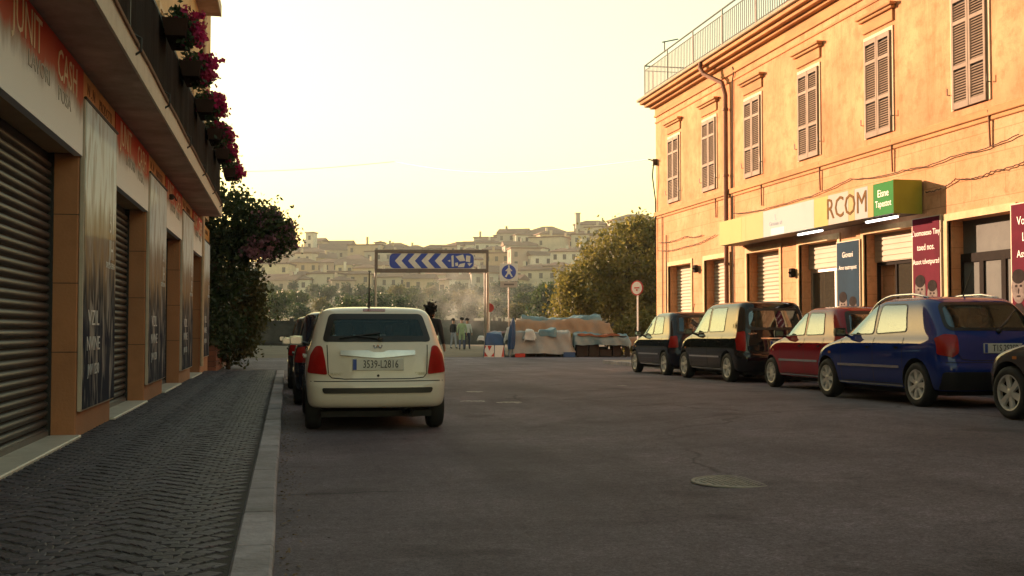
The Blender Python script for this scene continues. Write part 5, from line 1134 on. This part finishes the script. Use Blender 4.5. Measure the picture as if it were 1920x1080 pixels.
# ---- tarpaulin-covered market stalls
def drape(w, d, top, drop, amp, seed, step=.09, flare=.18, sag=.12):
    """cloth lying over a w x d block with folds where it hangs"""
    q = np.random.default_rng(seed); ph = q.uniform(0, 6.28, 12); mb = MB(); us = np.arange(-w/2 - drop, w/2 + drop + .001, step); vs_ = np.arange(-d/2 - drop, d/2 + drop + .001, step); P = []
    for v in vs_:
        for u in us:
            cu, cv = max(-w/2, min(w/2, u)), max(-d/2, min(d/2, v)); ou, ov = u - cu, v - cv; hang = math.hypot(ou, ov)
            z = top - hang; fold = math.sin(u*5.3 + ph[0]) * .6 + math.sin(v*5.9 + ph[1]) * .5 + math.sin(u*11 + v*7 + ph[2]) * .35
            top_n = amp * (math.sin(u*1.9 + ph[3]) * .8 + math.sin(v*2.6 + u*.8 + ph[4]) * .7 + .5*math.sin(u*6.1 + v*4.3 + ph[5]) + .3*math.sin(u*13 - v*9 + ph[6]))
            k = min(1, hang / .3); out = flare * hang + .06 * fold * k
            n_ = (ou / hang, ov / hang) if hang > 1e-6 else (0, 0)
            P.append((cu + n_[0]*out, cv + n_[1]*out, z + top_n * (1 - .6*k) + sag * .3 * math.sin(u*2.2 + ph[7]) * k))
    nx = len(us); ny = len(vs_); mb.add(P, [(j*nx+i, j*nx+i+1, (j+1)*nx+i+1, (j+1)*nx+i) for j in range(ny-1) for i in range(nx-1)]); return mb
tarp_grey = pm('grey_tarpaulin', (.27,.30,.31), .5, .25, 1.5, dirt=(.38,.26,.17), dscale=.8, damt=.55, bump=.3, bscale=6)
tarp_teal = pm('teal_tarpaulin', (.10,.20,.25), .5, .3, 1.4, dirt=(.34,.36,.34), dscale=1.0, damt=.8, bump=.3, bscale=6)
tarp_tan = pm('tan_tarpaulin', (.34,.22,.14), .65, .3, 1.3, dirt=(.20,.21,.21), dscale=1.2, damt=.7, bump=.4, bscale=5)
tarp_blue = pm('blue_tarpaulin', (.025,.075,.20), .5, .35, 2, bump=.3, bscale=6); tarp_white = pm('white_cloth', (.55,.55,.53), .7, .15, 3)
SD = 49.6; U = lambda px: (px - 1065) / (2100 / SD); ZZ = lambda py: max(0, H + (616 - py) / (2100 / SD))
org = facing(1065, SD); LOC = lambda u, v, z=0: org + Vector((math.cos(CAMR)*u - math.sin(CAMR)*v, math.sin(CAMR)*u + math.cos(CAMR)*v, z))
stand_m = pm('dark_boards', (.03,.022,.018), .85, .4, 3)
def stall(name, u0, u1, v0, v1, top, drop, mat, lab, seed, amp=.05, frame_=True, **kw):
    c = LOC((u0+u1)/2, (v0+v1)/2); t = thing(name, tuple(c), lab, 'market stall', 'covered market stalls', rz=CAMR); w, d = u1 - u0, v1 - v0
    if frame_:
        mb = MB()
        for x in (-w/2 + .1, w/2 - .1):
            for y in (-d/2 + .1, d/2 - .1): mb.box((x - .04, y - .04, 0), (x + .04, y + .04, top - .05))
        mb.box((-w/2 + .05, -d/2 + .05, top - .12), (w/2 - .05, d/2 - .05, top - .06)); mb.build('table', stand_m, t)
        mb = MB(); q = random.Random(seed)
        x = -w/2 + .15
        while x < w/2 - .5: ww = q.uniform(.35,.6); mb.box((x, -d/2 + .2, .02), (x + ww, d/2 - .2, min(top - .15, q.uniform(.3,.7)))); x += ww + .05
        mb.build('stored_boxes', stand_m, t)
    drape(w, d, top, drop, amp, seed, **kw).build('tarpaulin', mat, t, smooth=True); return t
stall('market_stall', U(1078), U(1176), -.4, 1.6, .98, .46, tarp_teal, 'low stall under a teal tarpaulin with dark space beneath', 3, .07)
stall('market_stall', U(962), U(1068), -.3, 1.4, 1.12, .98, tarp_grey, 'stall wrapped to the ground in a crumpled grey and beige tarpaulin', 8, .06, flare=.20)
stall('market_stall', U(968), U(1150), 1.9, 3.2, 1.62, .62, tarp_tan, 'taller stall behind, under a tan and orange tarpaulin', 15, .07, flare=.24)
stall('market_stall', U(1176), U(1200), .2, 1.3, .85, .42, tarp_tan, 'small tan covered stall at the right end of the row', 21, .05)
stall('market_stall', U(912), U(940), .2, 1.4, 1.02, .80, tarp_blue, 'narrow stall wrapped in a dark blue tarpaulin beside the gantry post', 27, .05)
def sheet_over(u0, u1, v0, v1, z, drop, mat, seed, lab, amp=.06):
    c = LOC((u0+u1)/2, (v0+v1)/2); o = drape(u1-u0, v1-v0, z, drop, amp, seed).build('cloth', mat, None, smooth=True, loc=tuple(c)); o.rotation_euler.z = CAMR; tag(o, lab, 'cloth')
sheet_over(U(980), U(1135), 2.3, 3.2, 1.80, .22, tarp_teal, 41, 'bluish tarpaulin strip lying on top of the tallest stall', .07)
sheet_over(U(1010), U(1042), -.35, .3, 1.21, .32, tarp_teal, 44, 'pale teal cloth hung over the front of the grey wrapped stall')
sheet_over(U(1082), U(1160), -.45, -.1, 1.02, .10, pm('rust_cloth', (.24,.075,.03), .8, .3, 3), 45, 'rust-red cloth along the front edge of the teal stall')
sheet_over(U(985), U(1000), -.55, -.2, 1.24, .42, tarp_white, 46, 'white cloth hanging at the left front of the grey stall')
sheet_over(U(950), U(960), .1, .5, 1.25, .45, tarp_white, 47, 'white cloth bundle left of the grey stall')
sheet_over(U(898), U(908), -.1, .2, 1.02, .26, tarp_white, 48, 'small white cloth on the left end of the blue stall')
sheet_over(U(905), U(950), 1.6, 2.3, 1.18, .12, pm('mauve_cloth', (.26,.19,.20), .7, .2, 3), 49, 'flat mauve cover behind the gantry post')
# closed blue parasol
pa = thing('closed_parasol', tuple(LOC(U(957), -.55)), 'closed dark blue parasol standing before the grey stall', 'parasol', rz=CAMR); mb = MB(); mb.tube([(0,0,0), (.12,0,1.75)], .02, 6); mb.build('pole', STEEL, pa)
mb = MB(); n = 12; prof = [(.10,.35),(.13,.55),(.12,1.0),(.09,1.45),(.02,1.72)]; vs = []
for r, z in prof:
    for k_ in range(n): a = 2*math.pi*k_/n; rr = r*(1 + .3*math.cos(a*6)); vs.append((rr*math.cos(a) + .07*z, rr*math.sin(a), z))
mb.add(vs, [(i*n+k_, i*n+(k_+1)%n, (i+1)*n+(k_+1)%n, (i+1)*n+k_) for i in range(4) for k_ in range(n)]); mb.build('canopy', tarp_blue, pa, smooth=True)
# red and white road barriers, red crate
for i, (px, w, lab) in enumerate(((918, .44, 'red and white barrier board leaning at the blue stall'), (937, .42, 'white barrier board with a red corner beside the grey stall'))):
    b = thing('barrier_board', tuple(LOC(U(px), -.75)), lab, 'barrier', 'barriers at the stalls', rz=CAMR + (.1 if i else -.12)); mb = MB()
    mb.add([(-w/2,0,0),(w/2,0,0),(w/2*.9,.08,.52),(-w/2*.9,.08,.52),(-w/2,.05,0),(w/2,.05,0),(w/2*.9,.12,.52),(-w/2*.9,.12,.52)], [(0,1,2,3),(4,7,6,5),(0,4,5,1),(1,5,6,2),(2,6,7,3),(3,7,4,0)]); mb.build('board', WHITE, b)
    tri = [[(-w/2*.97,.03),(-w*.12,.03),(-w/2*.94,.25)], [(w/2*.97,.03),(w*.16,.03),(w/2*.94,.20)], [(-w*.2,.5),(w*.25,.5),(0,.28)], [(-w/2*.92,.34),(-w/2*.91,.5),(-w*.3,.5)]] if i == 0 else [[(w/2*.96,.02),(w*.2,.02),(w/2*.9,.5)]]
    for t_ in tri: mb = MB(); mb.add([(x, z*.153 - .004, z) for x, z in t_] , [(0,1,2)]); mb.add([(x, z*.153 + .01, z) for x, z in t_], [(0,2,1)]); mb.build('red_field', redm, b)
cr = thing('plastic_crate', tuple(LOC(U(975), -.7)), 'low red plastic crate on the ground before the grey stall', 'crate', rz=CAMR); mb = MB()
for a, b in (((-.22,-.15,0),(.22,.15,.02)), ((-.22,-.15,.02),(.22,-.13,.16)), ((-.22,.13,.02),(.22,.15,.16)), ((-.22,-.13,.02),(-.20,.13,.16)), ((.20,-.13,.02),(.22,.13,.16))): mb.box(a, b)
mb.build('shell', redm, cr, bevel=.005)
bx2 = thing('plastic_crate', tuple(LOC(U(1066), -.5)), 'dark blue crate under the edge of the teal stall', 'crate', rz=CAMR); mb = MB()
for a, b in (((-.25,-.18,0),(.25,.18,.02)), ((-.25,-.18,.02),(.25,-.16,.22)), ((-.25,.16,.02),(.25,.18,.22)), ((-.25,-.16,.02),(-.23,.16,.22)), ((.23,-.16,.02),(.25,.16,.22))): mb.box(a, b)
mb.build('shell', tarp_blue, bx2, bevel=.005)
for i, px in enumerate((1172, 1181)):
    f = thing('wooden_post', tuple(facing(px, 56)), ('left' if i == 0 else 'right') + ' one of two pale wooden posts below the big tree', 'post', 'pale posts below the tree', rz=CAMR); mb = MB(); mb.box((-.09,-.09,0), (.09,.09,1.4)); mb.build('shaft', pm('pale_wood', (.42,.33,.2), .8, .2, 4), f); mb = MB(); mb.box((-.11,-.11,1.4), (.11,.11,1.46)); mb.build('cap', MATS['pale_wood'], f)

# ================================================================== PEOPLE
skin_m = pm('skin', (.36,.20,.13), .55, .1, 6); hair_m = pm('dark_hair', (.014,.010,.008), .7, .3, 30, bump=.8, bscale=60)
def person(loc, rz, label, top_m, leg_m, height=1.72, arms=((-.16,0,.80),(.16,0,.80)), stride=.10, long_coat=False, hair_big=False):
    s = height / 1.72; p = thing('person', loc, label, 'person', rz=rz)
    J = dict(pel=(0,0,.95), waist=(0,0,1.08), chest=(0,.01,1.30), neck=(0,0,1.46), head0=(0,-.01,1.55), head=(0,-.015,1.66))
    for sg, n in ((-1, 'l'), (1, 'r')):
        fy = stride * sg
        J['hip'+n] = (sg*.10,0,.90); J['kne'+n] = (sg*.11,-.02 + fy*.5,.50); J['ank'+n] = (sg*.115,fy,.09); J['toe'+n] = (sg*.13,fy - .15,.035)
        J['sho'+n] = (sg*.18,0,1.40); J['elb'+n] = (sg*.245,.03,1.13); h = arms[0] if sg < 0 else arms[1]; J['han'+n] = (h[0] if abs(h[0]) > .3 else sg*.26, h[1] - .08, h[2] + .08); J['fin'+n] = tuple(Vector(J['han'+n]) + Vector((0,-.02,-.09)))
    E = [('pel','waist'),('waist','chest'),('chest','neck'),('neck','head0'),('head0','head')]
    for n in 'lr': E += [('pel','hip'+n),('hip'+n,'kne'+n),('kne'+n,'ank'+n),('ank'+n,'toe'+n),('chest','sho'+n),('sho'+n,'elb'+n),('elb'+n,'han'+n),('han'+n,'fin'+n)]
    rad = dict(pel=(.15,.11), waist=(.135,.10), chest=(.17,.115), neck=(.055,.06), head0=(.075,.085), head=(.078,.095), hip=(.09,.09), kne=(.062,.062), ank=(.042,.045), toe=(.035,.03), sho=(.07,.065), elb=(.046,.046), han=(.034,.03), fin=(.03,.018))
    ks = list(J); me = bpy.data.meshes.new('body'); me.from_pydata([tuple(Vector(J[k_]) * s) for k_ in ks], [(ks.index(a), ks.index(b)) for a, b in E], [])
    o = bpy.data.objects.new('tmp', me); COL.objects.link(o); o.modifiers.new('k', 'SKIN'); sub = o.modifiers.new('s', 'SUBSURF'); sub.levels = 2
    if not me.skin_vertices: 
        bm = bmesh.new(); bm.from_mesh(me); bm.verts.layers.skin.verify(); bm.to_mesh(me); bm.free()
    for i, k_ in enumerate(ks):
        b = k_ if k_ in rad else k_[:-1]; me.skin_vertices[0].data[i].radius = tuple(x * s for x in rad[b]); me.skin_vertices[0].data[i].use_root = (k_ == 'pel')
    m2 = bpy.data.meshes.new_from_object(o.evaluated_get(bpy.context.evaluated_depsgraph_get())); bpy.data.objects.remove(o)
    for m in (top_m, leg_m, skin_m, BLACK): m2.materials.append(m)
    for f in m2.polygons:
        c = f.center / s
        f.material_index = 2 if c.z > 1.47 or (abs(c.x) > .2 and c.z < .95) else (0 if c.z > (.55 if long_coat else .96) else (3 if c.z < .10 else 1))
    b = link('body', m2, p, smooth=True); b.name = 'body'
    g = np.random.default_rng(int(loc[0]*100) % 97 + 3)
    V, F = leaves(500 if hair_big else 260, .035, blob_sampler([(0,.025*s,1.70*s,.115*s,.12*s,.10*s,1), (0,.08*s,1.62*s,.10*s,.06*s,.12*s,.6)] if hair_big else [(0,.03*s,1.715*s,.085*s,.095*s,.06*s,1)], .02, 10, .8), 7); link('hair', leaf_mesh('hair', V, F, hair_m), p)
    mb = MB(); mb.lathe([(0,0),(.012,.012),(.016,.03),(.008,.045)], Matrix.Translation((0,-.105*s,1.60*s)), 8); mb.build('nose', skin_m, b)
    for sg in (-1, 1):
        mb = MB(); mb.lathe([(0,-.012),(.012,0),(0,.012)], Matrix.Translation((sg*.032*s,-.098*s,1.655*s)), 8); mb.build('eye', BLACK, b)
        mb = MB(); mb.lathe([(0,-.03),(.016,-.01),(.018,.015),(0,.03)], Matrix.Translation((sg*.083*s,.0,1.635*s)), 8); mb.build('ear', skin_m, b)
    return p
P = facing(808, 22.5); person((P.x, P.y, gz(P.x, P.y)), 2.6, 'person with dark curly hair in dark clothes beyond the cream car', pm('dark_jacket', (.03,.026,.03), .8, .2, 6), pm('dark_trousers', (.02,.02,.026), .85, .2, 6), 1.70, hair_big=True)
P = facing(850, 66); person((P.x, P.y, .05), 2.2, 'person in a dark jacket and pale trousers standing in the smoke', pm('black_jacket', (.02,.02,.022), .8, .2, 6), pm('pale_trousers', (.34,.36,.42), .8, .2, 6), 1.72)
P = facing(866, 63); person((P.x, P.y, .05), 3.0, 'person in a long pale green coat standing in the yard', pm('green_coat', (.32,.42,.24), .75, .2, 6), pm('blue_trousers', (.08,.10,.18), .8, .2, 6), 1.75, long_coat=True)
P = facing(876, 64.5); person((P.x, P.y, .05), 2.8, 'person in a white shirt and dark blue trousers beside the green coat', pm('white_shirt', (.55,.56,.54), .75, .1, 6), pm('navy_trousers', (.03,.035,.07), .8, .2, 6), 1.72)
# ================================================================== HILL TOWN
def skyl(px):                                        # ground height (photo row) under the roofs along the ridge
    K = [(300, 492), (490, 490), (600, 480), (760, 486), (830, 484), (900, 472), (960, 458), (1080, 446), (1180, 432), (1300, 420), (1600, 420)]
    for (a, b), (c, d) in zip(K[:-1], K[1:]):
        if px <= c: return b + (d - b) * max(0, (px - a)) / (c - a)
    return K[-1][1]
def px_of(x, y):
    v = Vector((x, y, 0)); return 960 + FPX * v.dot(_r) / max(1, v.dot(_f))
def row_y(px, D):                                    # photo row of the hillside at depth D
    top = skyl(px); K = [(110, 640), (200, 606), (300, 572), (345, 553), (470, top)]
    if D >= 470: return top + (D - 470) * .12
    for (a, b), (c, d) in zip(K[:-1], K[1:]):
        if D <= c: return b + (d - b) * max(0, (D - a)) / (c - a)
def hz(px, D): return H + (616 - row_y(px, D)) * D / FPX
def hill_z(x, y):
    D = Vector((x, y, 0)).dot(_f); px = px_of(x, y); z = hz(max(300, min(1600, px)), max(110, min(D, 470)))
    if D > 470: z -= (D - 470) * .10
    if D < 125: z = min(z, -.2 + (D - 100) * .02)
    return z
hm = pm('hillside', (.050,.060,.026), .95, .4, .05, dirt=(.10,.095,.06), dscale=.02, damt=.7)
mb = MB(); Ds = [100, 112, 125, 150, 200, 250, 300, 330, 345, 370, 400, 430, 470, 520, 600, 700]; cols = lin(-600, 2300, 60); P = []
for D in Ds:
    for px in cols: p = at(px, 616, D); P.append((p.x, p.y, hill_z(p.x, p.y)))
nx = len(cols); mb.add(P, [(j*nx+i, j*nx+i+1, (j+1)*nx+i+1, (j+1)*nx+i) for j in range(len(Ds)-1) for i in range(nx-1)]); tag(mb.build('hill', hm, None, smooth=True), kind='structure')
WCOL = [('cream', (.50,.44,.34)), ('pale yellow', (.54,.46,.31)), ('grey-beige', (.38,.35,.30)), ('ochre', (.44,.34,.22)), ('off-white', (.60,.57,.49)), ('pinkish', (.46,.36,.29))]
wmat = {n: pm('house_' + n.replace(' ', '_').replace('-', '_'), c, .9, .15, .25, dirt=tuple(v*.6 for v in c), dscale=.2, damt=.5) for n, c in WCOL}
roofm = [pm('roof_tiles_a', (.17,.105,.07), .9, .25, .6, dirt=(.14,.10,.07), damt=.5), pm('roof_tiles_b', (.21,.13,.085), .9, .25, .6, dirt=(.17,.12,.09), damt=.5)]
winm = pm('house_window', (.05,.045,.04), .3, .2, 1); m2 = MB(); m2.box((-.5,-.06,-.5), (.5,.06,.5)); win_me = m2.build('tmp', winm).data; bpy.data.objects.remove(bpy.data.objects['tmp'])
ROWN = ['ridge', 'second', 'third', 'fourth', 'fifth', 'lowest']; counts = {}
q = random.Random(11)
def ordn(n): return ['first','second','third','fourth','fifth','sixth','seventh','eighth','ninth','tenth','eleventh','twelfth','thirteenth','fourteenth','fifteenth','sixteenth','seventeenth','eighteenth','nineteenth','twentieth'][n] if n < 20 else 'twenty-' + ordn(n - 20)
def house(px0, px1, ytop, ybot, D, row, roof='hip', col=None, rot=None, tower=False, lab=None):
    """a house whose facade spans the given rows; wall, roof, chimney and each window are parts"""
    s = D / FPX; w = (px1 - px0) * s; c = at((px0 + px1)/2, ybot, D); hgt = (ybot - ytop) * s; dep = w * q.uniform(.6, .95) if not tower else w
    rh = min(w, dep) * (.20 if roof == 'hip' else .24); hw = max(2.5, hgt - rh) if roof != 'flat' else hgt; base = min(0, hill_z(c.x, c.y) - c.z) - 4
    nm, _ = q.choice(WCOL); nm = col or nm; k = counts.get(row, 0); counts[row] = k + 1
    rz = CAMR + (q.uniform(-.5, .35) if rot is None else rot)
    t = thing('house', (c.x, c.y, c.z), lab or '%s house, %s roof, %s from left in the %s hill-town row' % (nm, {'hip':'hipped', 'gable':'gabled', 'flat':'flat'}[roof], ordn(k), ROWN[row]), 'house', 'houses of the hill town', rz=rz)
    d0 = dep
    mb = MB(); mb.box((-w/2, 0, base), (w/2, d0, hw)); mb.build('wall', wmat[nm], t)
    e = .5; rm = q.choice(roofm); mb = MB()
    if roof == 'hip':
        a = min(w, d0)/2; rx = max(0, w/2 - a*.9); ry0, ry1 = (d0/2, d0/2) if w >= d0 else (a*.9, d0 - a*.9)
        mb.add([(-w/2-e,-e,hw),(w/2+e,-e,hw),(w/2+e,d0+e,hw),(-w/2-e,d0+e,hw),(-rx,ry0,hw+rh),(rx,ry0,hw+rh),(rx,ry1,hw+rh),(-rx,ry1,hw+rh),(-w/2-e,-e,hw-.3),(w/2+e,-e,hw-.3),(w/2+e,d0+e,hw-.3),(-w/2-e,d0+e,hw-.3)], [(0,1,5,4),(1,2,6,5),(2,3,7,6),(3,0,4,7),(4,5,6,7),(0,8,9,1),(1,9,10,2),(2,10,11,3),(3,11,8,0),(8,11,10,9)])
    elif roof == 'gable':
        mb.add([(-w/2-e,-e,hw),(w/2+e,-e,hw),(w/2+e,d0+e,hw),(-w/2-e,d0+e,hw),(-w/2-e,d0/2,hw+rh),(w/2+e,d0/2,hw+rh)], [(0,1,5,4),(2,3,4,5),(1,2,5),(3,0,4),(0,3,2,1)])
    else: mb.box((-w/2 - .3, -.3, hw), (w/2 + .3, d0 + .3, hw + .5))
    ro = mb.build('roof', rm, t)
    if w > 7 and q.random() < .6: mb = MB(); cx = q.uniform(-w*.3, w*.3); mb.box((cx - .4, d0*.35, hw), (cx + .4, d0*.35 + .7, hw + rh + 1.0)); mb.build('chimney', wmat[nm], ro)
    nf = max(1, int(hw / 3.4)); nw = max(1, min(6, int(w / 3.0)))
    for f in range(min(nf, 3)):
        for i in range(nw):
            if q.random() < .15: continue
            o = link('window', win_me, t); o.location = (-w/2 + w * (i + .5)/nw, -.02, hw - 1.9 - f*3.3); o.scale = (1.1, 1, 1.7)
    for f in range(min(nf, 2)):
        o = link('window', win_me, t); o.location = (-w/2 + .02, d0*.5, hw - 1.9 - f*3.3); o.scale = (1.1, 1, 1.7); o.rotation_euler.z = R(90)
    return t
# ridge, left to right as in the photograph
for a in ((488,530,470,492,'hip'), (524,576,464,490,'gable'), (600,656,449,484,'gable'), (650,702,462,486,'hip'), (716,762,454,486,'hip'), (756,796,458,486,'hip'), (818,872,461,486,'flat'), (866,908,451,480,'gable'),
          (888,934,446,474,'flat'), (926,978,432,466,'hip'), (958,1082,419,458,'hip'), (1076,1142,411,456,'hip'), (1148,1232,398,446,'hip')):
    house(a[0], a[1], a[2], a[3], 470, 0, a[4], rot=-.15)
ch = house(568, 604, 445, 486, 466, 0, 'gable', 'ochre', -.3, lab='ochre church body beside the tower on the ridge'); 
tw = house(572, 588, 437, 484, 462, 0, 'flat', 'off-white', -.3, True, lab='square pale church tower rising on the ridge at the left')
tw = house(702, 718, 451, 484, 464, 0, 'hip', 'cream', -.3, True, lab='small cream tower house on the ridge above the gantry')
ob = thing('roof_turret', tuple(at(1083, 412, 470)), 'small dark chimney-like turret on the ridge house', 'turret'); mb = MB(); mb.box((-.9,-.9,-4), (.9,.9,2.4)); mb.box((-1.1,-1.1,2.4), (1.1,1.1,2.9)); mb.build('shaft', wmat['grey-beige'], ob)
for row, D, dy in ((1, 447, 0), (2, 424, 0), (3, 398, 0), (4, 372, 0), (5, 350, 0)):
    px = 474 + q.uniform(0, 18)
    while px < 1150:
        w = q.uniform(30, 62) * (470 / D) ** .8; yb = row_y(px + w/2, D) + q.uniform(-2, 5); hh = q.uniform(30, 44)
        if row >= 4 and px > 930: hh += 16
        if px > 900: hh += 6
        house(px, px + w, yb - hh, yb + 2, D + q.uniform(-9, 9), row, q.choice(('hip','hip','gable','gable','hip','flat')))
        px += w * q.uniform(.62, .92)
for px0, px1, yt, yb, D, lab in ((962, 1046, 494, 562, 350, 'large cream palace with rows of windows below the centre of the town'), (1040, 1085, 500, 562, 346, 'tall pale house right of the large cream palace')):
    house(px0, px1, yt, yb, D, 4, 'hip', 'cream', -.2, lab=lab)
house(822, 836, 532, 546, 250, 4, 'gable', 'pinkish', -.6, lab='small sunlit pinkish cottage among the trees below the town')
# ---- wooded slope below the town
lm = [leafm('wood_dark', (.016,.040,.014), (.038,.072,.026)), leafm('wood_green', (.036,.066,.018), (.070,.105,.030)), leafm('wood_yellow', (.085,.085,.018), (.14,.13,.03))]
protos_t = []
for v in range(3):
    for k2 in range(2):
        g = random.Random(v*5 + k2); B = [(0,0,6.5,2.9,2.9,2.4,1.2)] + [(g.uniform(-2,2), g.uniform(-2,2), g.uniform(3.2,7.8), 1.9, 1.9, 1.7, .8) for _ in range(6)]
        V, F = leaves(2600, .34, blob_sampler(B, .5, 22, .6), 200 + v*3 + k2); cm = leaf_mesh('crown', V, F, lm[v]); mb = MB(); mb.tube([(0,0,-.5), (.1,0,2.5), (0,.1,5.5)], [.4,.32,.2], 7); t0 = mb.build('tmp2', bark); tmesh = t0.data; bpy.data.objects.remove(t0); protos_t.append((v, cm, tmesh))
names = ['dark green', 'olive green', 'yellow-green']; RN = ['uppermost', 'upper', 'middle', 'lower', 'front']; q = random.Random(23)
for r_, (D, y_, gap) in enumerate(((332, 0, 40), (305, 0, 42), (262, 0, 46), (205, 0, 54), (150, 0, 70))):
    px = 440 + q.uniform(0, 30); k = 0
    while px < 1130:
        d = D + q.uniform(-12, 12); p = at(px, 616, d); p.z = hill_z(p.x, p.y); w = q.random(); v = (0 if w < .7 else 1) if r_ < 2 else (0 if w < .35 else (1 if w < .75 else 2))
        o = q.choice([t for t in protos_t if t[0] == v]); s = q.uniform(.8, 1.25) * (.40, .52, .55, .55, .50)[r_]
        t = thing('woodland_tree', tuple(p), '%s tree, %s from left in the %s woodland row' % (names[v], ordn(k), RN[r_]), 'tree', 'trees on the slope below the town', rz=q.uniform(0, 6)); t.scale = (s*q.uniform(.9,1.2), s, s*q.uniform(.9,1.15))
        link('crown', o[1], t); link('trunk', o[2], t); px += gap * q.uniform(.55, .95); k += 1
# ================================================================== SMOKE AND HAZE
def volm(name, col, dens, aniso, noise=None):
    m = bpy.data.materials.new(name); m.use_nodes = True; N, L = nodes_of(m); N.remove(N['Principled BSDF']); v = N.new('ShaderNodeVolumePrincipled'); v.inputs['Color'].default_value = (*col, 1); v.inputs['Density'].default_value = dens; v.inputs['Anisotropy'].default_value = aniso
    if noise:
        tc = N.new('ShaderNodeTexCoord'); n = N.new('ShaderNodeTexNoise'); n.inputs['Scale'].default_value = noise; n.inputs['Detail'].default_value = 3; L.new(tc.outputs['Object'], n.inputs['Vector'])
        gr = N.new('ShaderNodeTexGradient'); gr.gradient_type = 'SPHERICAL'; mp = N.new('ShaderNodeMapping'); mp.inputs['Scale'].default_value = (.27, .4, .36); L.new(tc.outputs['Object'], mp.inputs[0]); L.new(mp.outputs[0], gr.inputs[0])
        r = N.new('ShaderNodeMapRange'); r.inputs[1].default_value = .38; r.inputs[2].default_value = .7; r.inputs[4].default_value = dens; L.new(n.outputs[0], r.inputs[0]); x = N.new('ShaderNodeMath'); x.operation = 'MULTIPLY'; L.new(r.outputs[0], x.inputs[0]); L.new(gr.outputs[1], x.inputs[1]); L.new(x.outputs[0], v.inputs['Density'])
    L.new(v.outputs[0], N['Material Output'].inputs['Volume']); return m
sp = at(868, 603, 68); mb = MB(); mb.lathe([(3.6*math.sin(t), -2.6*math.cos(t)) for t in lin(0.02, math.pi - .02, 14)], n=24)
sm = mb.build('smoke', volm('smoke_volume', (.85,.87,.88), .3, .2, 1.1), None, loc=(sp.x, sp.y, 2.7)); sm.scale = (1, .7, 1); tag(sm, 'thin grey smoke drifting over the yard behind the cream car', 'smoke', kind='stuff')
mb = MB(); mb.box((-1600, -1600, -8), (1600, 1600, 62)); hzo = mb.build('haze', volm('haze_volume', (.84,.94,1.0), .00028, .15)); tag(hzo, 'pale evening haze over the valley', 'haze', kind='stuff')
